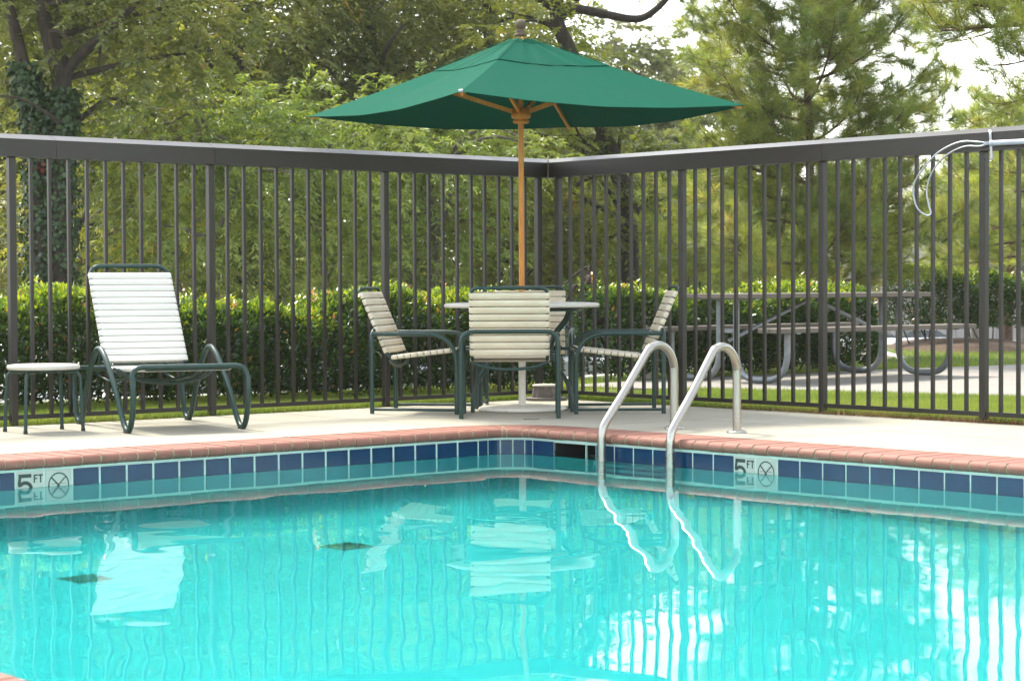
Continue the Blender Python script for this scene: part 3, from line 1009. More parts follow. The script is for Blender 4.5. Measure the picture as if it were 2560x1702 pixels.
# ================================================================ CHAIRS
def along(path, d):
    for a, b in zip(path[:-1], path[1:]):
        l = (b - a).length
        if d <= l: return a + (b - a) * (d / l), (b - a).normalized()
        d -= l
    return path[-1], (path[-1] - path[-2]).normalized()
def make_chair():
    root = empty('patio_chair')
    hw, yr, yf, za = .312, -.28, .30, .553
    r = .0148
    MB().tube(fillet([(-hw, yr, .002), (-hw, yr, za + .006), (hw, yr, za + .006), (hw, yr, .002)], .085, 8), r, 12).build('rear_frame', M_GREEN, root)
    for s in (-1, 1):
        MB().tube(fillet([(s * hw, yr + .012, za - .02), (s * hw, yf, za - .02), (s * hw, yf, .002)], .21, 10), r, 12).build('arm', M_GREEN, root)
        MB().tube([(s * hw, yr + .010, .030), (s * hw, yf - .010, .030)], .0095, 8).build('runner', M_GREEN, root)
    hs = .243
    side = [Vector((0, -.372, .808)), Vector((0, -.185, .372)), Vector((0, .300, .428))]
    body = []
    for s in (-1, 1):
        pp = fillet([Vector((s * hs, p.y, p.z)) for p in side], .06, 5)
        body.append(pp)
    top = [Vector((-hs, side[0].y, side[0].z)), Vector((hs, side[0].y, side[0].z))]
    full = fillet([Vector((-hs, .300, .428)), Vector((-hs, -.185, .372)), Vector((-hs, -.385, .838)), Vector((hs, -.385, .838)), Vector((hs, -.185, .372)), Vector((hs, .300, .428))], .05, 6)
    MB().tube(full, .0118, 10).build('sling_frame', M_GREEN, root)
    MB().tube([(-hw + .01, .292, .415), (hw - .01, .292, .415)], .0115, 10).build('front_stretcher', M_GREEN, root)
    MB().tube(smooth_path([(-hs, -.17, .355), (-hs * .6, -.165, .325), (0, -.165, .312), (hs * .6, -.165, .325), (hs, -.17, .355)], 5), .0105, 8).build('seat_brace', M_GREEN, root)
    me = strap_mesh(hs, .0435, .0150)
    me.materials.append(M_STRAPC)
    back = [Vector((0, -.375, .815)), Vector((0, -.197, .400))]
    bd = (back[1] - back[0])
    for k in range(9):
        c = back[0] + bd * ((k + .55) / 9.1)
        link('strap', me, None, root, frame(c, (1, 0, 0), -bd, None))
    sd = Vector((0, .300 - (-.170), .428 - .374))
    for k in range(10):
        c = Vector((0, -.165, .3745)) + sd * ((k + .5) / 10.3)
        link('strap', me, None, root, frame(c, (1, 0, 0), sd, None))
    return root
ch = make_chair()
def put_chair(c, x, y, face, label):
    c.location = (x, y, 0)
    c.rotation_euler = (0, 0, math.atan2(face[1], face[0]) - PI / 2)
    tag(c, label, 'chair', 'strap chairs around the table')
CG = [ch] + [copy_tree(ch) for _ in range(3)]
put_chair(CG[0], -.013, 13.87, (0.01, 1), 'cream strap chair seen from behind, nearest the pool corner')
put_chair(CG[1], -.600, 14.42, (.98, -.2), 'cream strap chair in profile facing right, beside the lounger side of the table')
put_chair(CG[2], .712, 14.35, (-1, -.035), 'cream strap chair in profile facing left, behind the ladder rails')
put_chair(CG[3], .110, 15.02, (-.06, -1), 'cream strap chair on the far side of the table, mostly hidden')

# ================================================================ LOUNGER
fa, fb, fc, fd = gr(319.6, 1083), gr(608, 1072), gr(195, 1061), gr(459, 1051.6)
M0 = (fa + fb) / 2
lx = ((fb - fa).normalized() + (fd - fc).normalized()).normalized()
ly = Vector((-lx.y, lx.x, 0))                                   # towards the head
hwL = .355
lg = empty('sun_lounger')
tag(lg, 'white strap sun lounger with dark green tube frame beside the small table', 'sun lounger')
lg.matrix_world = frame(M0, lx, ly, (0, 0, 1))
for s in (-1, 1):
    # sinuous side tube: foot rail, front foot, arm hump, rear foot
    sp_ = [(s * hwL, -.085, .33), (s * hwL, -.10, .25), (s * hwL, -.085, .13), (s * hwL, -.04, .035), (s * hwL, .02, .014), (s * hwL, .09, .06), (s * hwL, .22, .22),
           (s * hwL, .38, .38), (s * hwL, .48, .455), (s * hwL, .56, .482), (s * hwL, .645, .455), (s * hwL, .74, .36), (s * hwL, .86, .17), (s * hwL, .93, .05), (s * hwL, .99, .014), (s * hwL, 1.05, .05), (s * hwL, 1.09, .15), (s * hwL, 1.11, .27), (s * hwL, 1.08, .335), (s * hwL, 1.0, .352)]
    MB().tube(smooth_path(sp_, 5), .0172, 12).build('side_frame', M_GREEN, lg)
    for yy in (.02, .99):
        MB().box((s * hwL, yy, .006), (.030, .055, .011)).build('foot_pad', M_DARK, lg)
MB().tube(fillet([(-hwL, -.085, .315), (-hwL, -.062, .385), (hwL, -.062, .385), (hwL, -.085, .315)], .07, 8), .0155, 12).build('foot_bar', M_GREEN, lg)
hsl = .257
MB().tube(fillet([(-hsl, .99, .340), (-hsl, -.055, .374), (hsl, -.055, .374), (hsl, .99, .340)], .03, 5), .013, 10).build('seat_frame', M_GREEN, lg)
MB().tube([(-hwL, 1.03, .350), (hwL, 1.03, .350)], .0145, 10).build('rear_bar', M_GREEN, lg)
MB().tube([(-hwL, .735, .36), (hwL, .735, .36)], .012, 10).build('hinge_bar', M_GREEN, lg)
b0, b1 = Vector((0, .735, .378)), Vector((0, 1.063, .935))
bdir = (b1 - b0).normalized()
bt = b1 + bdir * .062
MB().tube(fillet([(-hsl, b0.y, b0.z), (-hsl, bt.y, bt.z), (hsl, bt.y, bt.z), (hsl, b0.y, b0.z)], .085, 8), .0135, 12).build('back_frame', M_GREEN, lg)
for k, (yy, zz, dp) in enumerate(((.25, .34, .065), (.34, .345, .075), (.47, .345, .06))):
    MB().tube(smooth_path([(-hwL + .05, yy + .10, zz + .02), (-.2, yy + .03, zz - dp * .6), (0, yy, zz - dp), (.2, yy + .03, zz - dp * .6), (hwL - .05, yy + .10, zz + .02)], 5), .0085, 8).build('under_brace', M_GREEN, lg)
for s in (-1, 1):
    MB().tube([(s * .22, .95, .62), (s * .22, 1.04, .30), (s * .22, .80, .27), (s * .22, .40, .30)], .009, 8).build('back_strut', M_GREEN, lg)
lme_ = strap_mesh(hsl, .0425, .0165)
lme_.materials.append(M_STRAPW)
bl_ = (b1 - b0).length
for k in range(14):
    c = b0 + bdir * (.035 + (bl_ - .05) * k / 13)
    link('strap', lme_, None, lg, frame(c, (1, 0, 0), bdir, None))
for k in range(16):
    c = Vector((0, -.025 + .0465 * k, .3735 - .0015 * k))
    link('strap', lme_, None, lg, frame(c, (1, 0, 0), (0, 1, -.03), None))

# ================================================================ SMALL SIDE TABLE
f1, f2, f3, f4 = gr(12.6, 1079), gr(64, 1085), gr(155, 1072.6), gr(208, 1077)
sc_ = (f1 + f2 + f3 + f4) / 4
st_ = tag(empty('side_table', tuple(sc_)), 'small round white side table with four thin green legs left of the lounger', 'side table')
MB().lathe([(.0, .402), (.19, .400), (.210, .396), (.214, .388), (.212, .374), (.203, .370), (.0, .372)], (0, 0, 0), 48).build('tabletop', M_TABLE, st_)
ctr = Vector((-.03, 0, 0))
for p in (f1, f2, f3, f4):
    e = (p - sc_)
    e = e.normalized() * min(.235, max(.19, e.length))
    q = e.normalized() * .10
    MB().tube(fillet([q + Vector((0, 0, .357)), e * .93 + Vector((0, 0, .357)), e + Vector((0, 0, .006))], .05, 7), .0108, 10).build('leg', M_GREEN, st_)
    MB().tube([e + Vector((0, 0, .0)), e + Vector((0, 0, .018))], .0125, 10).build('foot', M_DARK, st_)
MB().tube([Vector((.10 * math.cos(a), .10 * math.sin(a), .360)) for a in np.linspace(0, 2 * PI, 24, endpoint=False)], .009, 8, True).build('ring', M_GREEN, st_)

# ================================================================ SMALL THINGS ON THE DECK
pu = gr(1366, 1000)
ur = tag(empty('ribbed_stub', (pu.x, pu.y, 0)), 'short ribbed grey stub on a flat base behind the table leg', 'ground fixture')
MB().lathe([(.0, .022), (.150, .022), (.152, .018), (.152, .001), (.0, .001)], (0, 0, 0), 32).build('base', M_URN, ur)
mb = MB()
seg = 44
pr = [(.112, .022), (.108, .05), (.098, .10), (.094, .105)]
vs, fs = [], []
for r0, z in pr:
    for k in range(seg):
        a = 2 * PI * k / seg
        rr = r0 * (1.0 if k % 4 < 2 else .90)
        vs.append((rr * math.cos(a), rr * math.sin(a), z))
for i in range(3):
    for k in range(seg): fs.append((i * seg + k, i * seg + (k + 1) % seg, (i + 1) * seg + (k + 1) % seg, (i + 1) * seg + k))
mb.add(vs, fs)
mb.build('body', M_URN, ur)
MB().lathe([(.104, .104), (.106, .112), (.098, .118), (.0, .119)], (0, 0, 0), 32).build('cap', M_KERB, ur)
tg = gr(1330, 1049)
tag(MB().tube(smooth_path([tg + Vector((-.055, 0, .004)), tg + Vector((-.02, .03, .004)), tg + Vector((.01, -.02, .005)), tg + Vector((.05, .05, .004))], 4), .0022, 5).build('twig', M_RUST), 'thin dry twig lying on the deck in front of the table', 'twig')
lfp = gr(1415, 1027)
mb = MB()
mb.add([(-.03, 0, .004), (0, -.012, .012), (.03, .0, .006), (0, .014, .010)], [(0, 1, 2, 3)])
fl_ = mb.build('fallen_leaf', mat('dry_leaf', (.28, .17, .07), .8), None, Matrix.Translation(lfp))
tag(fl_, 'dry curled brown leaf on the deck by the table foot', 'leaf')

# ================================================================ LEAF SKIMMER ON THE RIGHT FENCE
inw = U_
def on_fence(px, py, off):
    o = FC + inw * off
    d = ray(px, py)
    k = (o - CAMP).dot(inw) / d.dot(inw)
    return CAMP + d * k
def zr(x, y): return 2230 + x * .17857, 280 + y * .17857
ls = tag(empty('leaf_skimmer', tuple(on_fence(*zr(1360, 440), .075))), 'leaf skimmer hoop on a pale blue pole hanging on the fence', 'leaf skimmer')
lo_ = Vector(ls.location)
a_, b_ = on_fence(*zr(1380, 440), .080) - lo_, on_fence(*zr(1420, 437), .080) - lo_
pd = on_fence(*zr(1848, 415), .080) - lo_
dirp = (pd - b_).normalized()
MB().tube([a_, b_], .0185, 14).build('socket', M_POLE, ls)
MB().tube([b_ - dirp * .01, b_ + dirp * 1.6], .0165, 14).build('pole', M_POLE, ls)
hoop = [(1330, 435), (1240, 425), (1130, 415), (1000, 415), (880, 445), (740, 510), (610, 600), (470, 750), (360, 900), (305, 1030), (298, 1130), (315, 1240), (350, 1340), (420, 1415), (500, 1452), (540, 1430), (540, 1385), (515, 1300), (490, 1180), (490, 1080), (515, 960), (570, 830), (680, 680), (790, 590), (930, 515), (1060, 480), (1220, 483), (1330, 455)]
MB().tube(smooth_path([on_fence(*zr(x, y), .078 + .03 * math.sin(i * .23)) - lo_ for i, (x, y) in enumerate(hoop)], 3), .0056, 8).build('hoop', M_ALU, ls)
MB().box(on_fence(*zr(1318, 438), .078) - lo_, (.03, .014, .02)).build('clamp', M_ALU, ls)
hk = [(1372, 255), (1378, 300), (1385, 400), (1390, 500), (1398, 600), (1398, 650), (1380, 685), (1345, 680), (1318, 662)]
hp = [on_fence(*zr(x, y), .052 + (.035 if i > 6 else .0) * (i - 6) + (-.012 if i == 0 else 0)) for i, (x, y) in enumerate(hk)]
mb = MB()
vs = []
sdv = V_ * .0085
ppt = smooth_path(hp, 3)
for p in ppt: vs += [p - sdv, p + sdv, p + sdv + U_ * .004, p - sdv + U_ * .004]
mb.add(vs, [(4 * i + k, 4 * i + (k + 1) % 4, 4 * i + 4 + (k + 1) % 4, 4 * i + 4 + k) for i in range(len(ppt) - 1) for k in range(4)])
tag(mb.build('wall_hook', M_ALU), 'flat metal hook on the fence rail holding up the skimmer pole', 'hook')

# ================================================================ PICNIC TABLE
PA = -U_                                            # long axis
PT = Vector((2.70, 19.10, .006))
pt = empty('picnic_table'); tag(pt, 'grey plank picnic table with bent galvanised pipe legs beyond the fence', 'picnic table')
pt.matrix_world = frame(PT, PA, -V_, (0, 0, 1))     # x along, y away from the pool side, z up
plm = MB().bbox((0, 0, 0), (2.50, .142, .040), .004).mesh('plank'); plm.materials.append(M_PLANK)
bpm = MB().bbox((0, 0, 0), (2.66, .125, .040), .004).mesh('plank'); bpm.materials.append(M_PLANK)
for k in range(5):
    link('plank', plm, None, pt, Matrix.Translation((random.uniform(-.004, .004), -.30 + .15 * k, .745)))
for s in (-1, 1):
    for k in range(2):
        link('plank', bpm, None, pt, Matrix.Translation((.0, s * (.62 + .132 * k), .455)))
pr_ = .0285
for x in (-1.10, 1.10):
    for s in (-1, 1):
        pts = fillet([(x, s * .10, .715), (x, s * .10, .0305), (x, s * .685, .0305), (x, s * .685, .428)], [0, .24, .24, 0], 9)
        MB().tube(pts, pr_, 12).build('leg', M_GALV, pt)
        MB().box((x, s * .685, .431), (.05, .26, .008)).build('bench_bracket', M_GALV, pt)
    MB().box((x, 0, .718), (.06, .70, .014)).build('top_bracket', M_GALV, pt)
    MB().box((x, 0, .445), (.035, .18, .035)).build('crossbar', M_GALV, pt)
for s in (-1, 1):
    MB().tube([(s * .06, 0, .70), (s * 1.08, 0, .36)], .019, 8).build('brace', M_GALV, pt)

# ================================================================ FOLIAGE TOOLS
def unit(a): return a / np.maximum(1e-9, np.linalg.norm(a, axis=-1, keepdims=True))
def leaves_mesh(name, P, D, Nn, ln, wd, tint, bend=0.0):
    """one four-cornered leaf per row: P base, D direction, Nn face normal"""
    S = unit(np.cross(D, Nn))
    n = len(P)
    ln = np.broadcast_to(ln, (n,))[:, None]; wd = np.broadcast_to(wd, (n,))[:, None]
    mid = P + D * ln * .45
    tip = P + D * ln - unit(Nn) * ln * bend
    co = np.empty((n, 4, 3), np.float32)
    co[:, 0] = P; co[:, 1] = mid + S * wd * .5; co[:, 2] = tip; co[:, 3] = mid - S * wd * .5
    return np_mesh(name, co.reshape(-1, 3), np.arange(n * 4).reshape(n, 4), 4, False, tint)
def rnd_dirs(n): return unit(RNG.normal(size=(n, 3)))
def noise3(P, s, seed):
    r = np.random.default_rng(seed)
    v = np.zeros(len(P))
    for _ in range(7):
        k = r.normal(size=3) * s
        v += np.sin(P @ k + r.uniform(0, 6.28))
    return v / 3.7
def sprays(ells, per_m3, nleaf, twig=(.3, .6), droop=.5, ln=(.05, .09), wd=.3, out=.7, seed=0, spread=.9, hole=0.0, tbase=.5):
    """leafy twigs inside and on the shell of ellipsoids; returns leaf arrays"""
    Ps, Ds, Ns, Ls, Ts = [], [], [], [], []
    for (c, r, dens) in ells:
        c, r = np.array(c, float), np.array(r, float)
        vol = 4.19 * r.prod()
        n = max(4, int(vol * per_m3 * dens))
        d = rnd_dirs(n)
        rad = RNG.uniform(.25, 1.0, n) ** .45
        q = c + d * r * rad[:, None]
        if hole > 0:
            keep = noise3(q, 2.3, seed) > -1 + hole * 2
            q, d = q[keep], d[keep]; n = len(q)
        tl_ = RNG.uniform(*twig, n)
        td = unit(d * out + RNG.normal(size=(n, 3)) * .55 + np.array([0, 0, .15]))
        shade = .30 * noise3(q, 1.7, seed + 5) + RNG.normal(0, .10, n)
        t = (np.arange(nleaf) + .5) / nleaf
        t = t[None, :] + RNG.uniform(-.06, .06, (n, nleaf))
        pos = q[:, None, :] + td[:, None, :] * (t * tl_[:, None])[..., None]
        pos[..., 2] -= droop * (t ** 2) * tl_[:, None]
        ax_ = unit(td[:, None, :] + np.stack([0 * t, 0 * t, -2 * droop * t], -1))
        up = np.array([0, 0, 1.0])
        sd = unit(np.cross(ax_, up) + 1e-4)
        sg = np.where(np.arange(nleaf) % 2 == 0, 1., -1.)[None, :, None]
        ld = unit(ax_ * RNG.uniform(.3, 1.0, (n, nleaf, 1)) + sd * sg * spread + RNG.normal(size=(n, nleaf, 3)) * .30 - np.array([0, 0, droop * .5]))
        nr = unit(np.cross(ld, sd * sg) + RNG.normal(size=(n, nleaf, 3)) * .45)
        Ps.append(pos.reshape(-1, 3)); Ds.append(ld.reshape(-1, 3)); Ns.append(nr.reshape(-1, 3))
        Ls.append(RNG.uniform(*ln, n * nleaf))
        Ts.append(np.clip(tbase + np.repeat(shade, nleaf) + RNG.normal(0, .09, n * nleaf), 0, 1))
    P, D, Nn, Ln, T = map(np.concatenate, (Ps, Ds, Ns, Ls, Ts))
    return P, D, Nn, Ln, Ln * wd, T
def limb(mb, pts, r0, r1, seg=8, n=5):
    p = smooth_path(pts, n)
    k = len(p)
    mb.tube(p, [r0 + (r1 - r0) * i / (k - 1) for i in range(k)], seg)
def broadleaf(name, label, ells, mt, bark, trunk, limbs=(), group='trees beyond the fence', auto=True, **kw):
    b = trunk[0][0]
    root = empty(name, (b[0], b[1], b[2]))
    tag(root, label, 'tree', group)
    o = Vector(b)
    mb = MB()
    pts, r0, r1 = trunk
    limb(mb, [Vector(p) - o for p in pts], r0, r1, 12, 6)
    mb.build('trunk', bark, root)
    for pts_, a, c in limbs:
        l1 = MB(); limb(l1, [Vector(p) - o for p in pts_], a, c); l1.build('limb', bark, root)
    lb = MB()
    if auto:
        tp = [Vector(p) for p in pts]
        for c, r, dn in ells:
            c = Vector(c)
            for _ in range(3):
                e = c + Vector([random.uniform(-.7, .7) * q for q in r])
                s_ = min(tp, key=lambda p: (p - e).length + (2 if p.z > e.z else 0))
                md = (s_ + e) / 2 + Vector((random.uniform(-.2, .2), random.uniform(-.2, .2), random.uniform(.0, .4)))
                limb(lb, [s_ - o, md - o, e - o], .035, .007, 6, 4)
    if lb.v: lb.build('twigs', bark, root)['kind'] = 'stuff'
    P, D, Nn, Ln, Wd, T = sprays(ells, **kw)
    me = leaves_mesh('crown', P - np.array(o), D, Nn, Ln, Wd, T, .12)
    link('crown', me, mt, root)
    return root

# ================================================================ HEDGES
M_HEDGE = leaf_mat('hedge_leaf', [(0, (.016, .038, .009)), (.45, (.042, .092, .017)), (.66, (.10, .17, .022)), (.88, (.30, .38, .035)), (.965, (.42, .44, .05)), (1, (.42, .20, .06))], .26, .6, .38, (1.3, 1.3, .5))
def hedge(name, label, p0, p1, depth, h, n, seed, z0=.0, group=None, top_var=.06, gap=.16):
    r = np.random.default_rng(seed)
    p0, p1 = np.array(p0), np.array(p1)
    L_ = np.linalg.norm(p1 - p0); d = (p1 - p0) / L_
    nn = np.array([-d[1], d[0], 0])
    root = empty(name, tuple((p0 + p1) / 2)); tag(root, label, 'hedge', group)
    o = (p0 + p1) / 2
    a = r.uniform(0, L_, n); 
    top = h + top_var * (np.sin(a * 2.1 + seed) + .7 * np.sin(a * 5.3 + 1) + .5 * np.sin(a * 11 + 2))
    rad = r.uniform(.25, 1, n) ** .35
    onside = r.random(n) < .66
    sgn = np.where(r.random(n) < .62, -1.0, 1.0)
    zf = r.uniform(0, 1, n)
    rnd_ = 1 - .55 * np.clip((zf - .72) / .28, 0, 1) ** 2 - .25 * np.clip((.22 - zf) / .22, 0, 1)
    y = np.where(onside, sgn * rad * rnd_, r.uniform(-.8, .8, n)) * depth / 2
    z = np.where(onside, gap + zf * (top - gap), top * (1 - .16 * (1 - rad) - .10 * (y / depth * 2) ** 2))
    ex = np.where(onside, sgn, y / depth); ey = np.where(onside, .25 + .4 * zf, 1.0)
    ends = np.clip(np.minimum(a, L_ - a) / .25, 0, 1) ** .5
    y *= .5 + .5 * ends; z = z * (.75 + .25 * ends)
    lump = .05 * np.sin(a * 7 + z * 6) + .04 * np.sin(a * 15 - z * 9)
    P = p0 + d * a[:, None] + nn * (y + lump * np.sign(y))[:, None]
    P[:, 2] = z0 + z + r.normal(0, .015, n)
    outd = nn * ex[:, None] + np.array([0, 0, 1.0]) * (np.maximum(ey, -.2) + .35)[:, None]
    D = unit(outd + r.normal(size=(n, 3)) * .75)
    Nn = unit(outd * .6 + r.normal(size=(n, 3)))
    t = .36 + .10 * np.sin(a * 3.1) * np.sin(z * 8 + a) + r.normal(0, .13, n)
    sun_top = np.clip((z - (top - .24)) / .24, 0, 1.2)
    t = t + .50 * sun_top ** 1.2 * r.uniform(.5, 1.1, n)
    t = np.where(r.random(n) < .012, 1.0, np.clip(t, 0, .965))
    Ln = r.uniform(.034, .062, n)
    arr = [(P, D, Nn, Ln, Ln * .46, t)]
    # young upright shoots along the top
    ns = int(L_ * 34)
    sa = r.uniform(0, L_, ns); sy = r.uniform(-.42, .42, ns) * depth
    st = np.interp(sa, np.sort(a), top[np.argsort(a)])
    sh_h = r.uniform(.05, .15, ns)
    k = 12
    tt = np.tile((np.arange(k) + .5) / k, (ns, 1))
    B = p0 + d * sa[:, None] + nn * sy[:, None]
    lean = r.normal(0, .18, (ns, 3))
    PP = B[:, None, :] + lean[:, None, :] * (tt * sh_h[:, None])[..., None]
    PP[..., 2] = z0 + st[:, None] * (.95 - .1 * np.abs(sy / depth)[:, None]) + tt * sh_h[:, None]
    ph = np.arange(k) * 2.4 + r.uniform(0, 6, (ns, 1))
    DD = unit(np.stack([np.cos(ph), np.sin(ph), .9 + 0 * ph], -1))
    NN = unit(np.stack([-np.cos(ph) * .9, -np.sin(ph) * .9, 1 + 0 * ph], -1) + r.normal(size=(ns, k, 3)) * .2)
    LL = r.uniform(.03, .055, ns * k)
    tn = np.clip(.80 + r.normal(0, .09, ns * k), .5, .97)
    tn = np.where(np.repeat(r.random(ns) < .10, k), 1.0, tn)
    arr.append((PP.reshape(-1, 3), DD.reshape(-1, 3), NN.reshape(-1, 3), LL, LL * .42, tn))
    P, D, Nn, Ln, Wd, T = [np.concatenate(q) for q in zip(*arr)]
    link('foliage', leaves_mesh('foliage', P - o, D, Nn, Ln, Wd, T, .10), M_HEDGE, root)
    sb = MB()
    for k in range(int(L_ * 5)):
        b = p0 + d * random.uniform(.1, L_ - .1) + nn * random.uniform(-.12, .12) - o
        b = Vector((b[0], b[1], z0))
        e = b + Vector((random.uniform(-.25, .25), random.uniform(-.2, .2), h * random.uniform(.55, .9)))
        limb(sb, [b, (b + e) / 2 + Vector((random.uniform(-.06, .06), 0, 0)), e], .011, .004, 5, 3)
    sb.build('stems', M_BARK, root)['kind'] = 'stuff'
    return root
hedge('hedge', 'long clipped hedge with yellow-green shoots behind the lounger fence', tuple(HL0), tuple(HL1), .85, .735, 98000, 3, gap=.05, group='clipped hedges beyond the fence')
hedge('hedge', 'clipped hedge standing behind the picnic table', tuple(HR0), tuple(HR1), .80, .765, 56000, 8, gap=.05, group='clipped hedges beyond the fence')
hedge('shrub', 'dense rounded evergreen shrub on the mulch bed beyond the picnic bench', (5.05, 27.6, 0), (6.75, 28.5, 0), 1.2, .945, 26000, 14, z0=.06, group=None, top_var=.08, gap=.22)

# ================================================================ TREES
M_LIGHT = leaf_mat('light_leaf', [(0, (.060, .105, .014)), (.5, (.18, .255, .055)), (1, (.33, .38, .11))], .36, .5, .50)
M_OLIVE = leaf_mat('olive_leaf', [(0, (.048, .068, .012)), (.5, (.155, .185, .044)), (.95, (.29, .30, .09)), (1, (.33, .21, .05))], .34, .55, .50)
M_YELLOW = leaf_mat('yellowing_leaf', [(0, (.075, .105, .014)), (.45, (.20, .24, .034)), (.85, (.37, .37, .07)), (1, (.42, .26, .06))], .36, .5, .52)
M_IVY = leaf_mat('ivy_leaf', [(0, (.012, .030, .010)), (.6, (.035, .075, .022)), (.9, (.07, .11, .03)), (1, (.20, .055, .025))], .4, .45, .25)
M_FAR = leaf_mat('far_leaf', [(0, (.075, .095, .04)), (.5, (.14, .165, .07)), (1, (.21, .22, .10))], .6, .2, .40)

def E(px, py, Y, rx, ry, rz, dens=1.0):
    p = at(px, py, Y)
    return ((p.x, p.y, p.z), (rx, ry, rz), dens)
def tp(px, py, Y):
    p = at(px, py, Y); return (p.x, p.y, p.z)

# twin-stemmed oak at the left, ivy on its stems
Y1 = 21.0
trk = ([tp(150, 900, Y1)[:2] + (-.3,), tp(152, 640, Y1), tp(157, 337, Y1), tp(153, 199, Y1), tp(126, 96, Y1), tp(104, 10, Y1), tp(60, -160, Y1 + .3), tp(40, -420, Y1 + .4)], .125, .06)
lm = [([tp(110, 760, Y1), tp(95, 420, Y1), tp(88, 270, Y1), tp(66, 190, Y1), tp(38, 76, Y1), tp(18, 0, Y1), tp(-20, -180, Y1)], .085, .045),
      ([tp(160, 196, Y1), tp(190, 150, Y1 - .1), tp(225, 112, Y1 - .2), tp(262, 82, Y1 - .3), tp(330, 20, Y1 - .2), tp(420, -80, Y1)], .055, .022),
      ([tp(108, 38, Y1), tp(128, 14, Y1 - .1), tp(160, 0, Y1 - .2), tp(230, -40, Y1 - .2)], .045, .02),
      ([tp(157, 330, Y1), tp(140, 300, Y1 - .2), tp(60, 250, Y1 - .5), tp(0, 240, Y1 - .7)], .02, .008)]
ell = [E(330, 60, 21.2, 1.1, .8, .7, .9), E(80, -120, 21.5, 1.6, 1.2, .8, .8), E(20, 120, 22.3, .7, .6, .9, .7), E(290, 330, 22.4, .9, .6, .75, .8), E(480, 20, 21.8, 1.0, .8, .6, .8), E(300, -320, 21.6, 2.0, 1.4, .9, .6), E(-150, -250, 21.6, 1.5, 1.4, 1.2, .5)]
oak = broadleaf('oak_tree', 'twin-stemmed oak with ivy-covered stems at far left beyond the fence', ell, M_OLIVE, M_BARK, trk, lm, per_m3=80, nleaf=26, twig=(.25, .5), droop=.35, ln=(.055, .10), wd=.40, seed=21)
# ivy
ro = Vector(oak.location)
n = 9000
def along_path(pts, n):
    p = np.array([tuple(q) for q in smooth_path(pts, 10)])
    k = RNG.uniform(0, len(p) - 1.001, n); i = k.astype(int); f = (k - i)[:, None]
    return p[i] * (1 - f) + p[i + 1] * f
path1 = along_path(trk[0][:5], n // 2); path2 = along_path(lm[0][0][:5], n // 2)
cen = np.concatenate([path1, path2])
cl = noise3(cen, 3.0, 5)
ang = RNG.uniform(0, 2 * PI, len(cen))
rad = np.where(np.arange(len(cen)) < n // 2, .12, .10) + np.abs(RNG.normal(0, .035, len(cen))) + .06 * np.clip((2.2 - cen[:, 2]) / 2.2, 0, 1)
nrm = np.stack([np.cos(ang), np.sin(ang), 0 * ang], -1)
P = cen + nrm * rad[:, None] + RNG.normal(0, .02, cen.shape)
keep = (cl + .9 * np.clip((np.where(np.arange(len(cen)) < n // 2, 1.9, 3.0) - cen[:, 2]) / 1.2, -1, 1.2)) > -.05
P, nrm = P[keep], nrm[keep]
D = unit(np.array([0, 0, -1.0]) + RNG.normal(size=P.shape) * .6)
T = np.clip(.45 + RNG.normal(0, .2, len(P)), 0, .93)
redz = noise3(P, 4.5, 77) + np.exp(-((P[:, 2] - 2.6) / .5) ** 2) * .7
T = np.where((redz > 1.15) & (RNG.random(len(P)) < .5), 1.0, T)
ivl = RNG.uniform(.035, .07, len(P))
link('ivy', leaves_mesh('ivy', P - np.array(ro), D, unit(nrm + RNG.normal(size=P.shape) * .35), ivl, ivl * .85, T), M_IVY, oak)

# lighter, feathery small trees in the middle, behind the hedge
small = [(520, 22.6, 'feathery light green small tree right of the ivy oak'), (800, 23.4, 'feathery light green small tree between the lounger and the umbrella'), (1080, 24.2, 'feathery light green small tree directly behind the umbrella pole'), (330, 23.6, 'yellow-green bushy small tree behind the lounger')]
for i, (px, Yt, lab) in enumerate(small):
    b = tp(px, 700, Yt)[:2] + (-.3,)
    trk = ([b, tp(px + 10, 600, Yt), tp(px - 10, 440, Yt), tp(px, 320, Yt)], .05, .02)
    ell = [E(px, 300, Yt, 1.1, .8, .45, 1.0), E(px - 130, 380, Yt - .3, .8, .7, .45, 1), E(px + 140, 390, Yt - .3, .8, .7, .45, 1), E(px, 520, Yt - .4, 1.05, .7, .55, .8), E(px + 60, 680, Yt - .3, 1.0, .6, .5, .55), E(px - 120, 620, Yt, .8, .6, .5, .6)]
    broadleaf('small_tree', lab, ell, M_YELLOW if i == 3 else M_LIGHT, M_GBARK, trk, group='small leafy trees behind the hedge', per_m3=105 if i != 3 else 85, nleaf=24, twig=(.28, .5), droop=.55, ln=(.06, .10), wd=.25, seed=40 + i, tbase=.55)

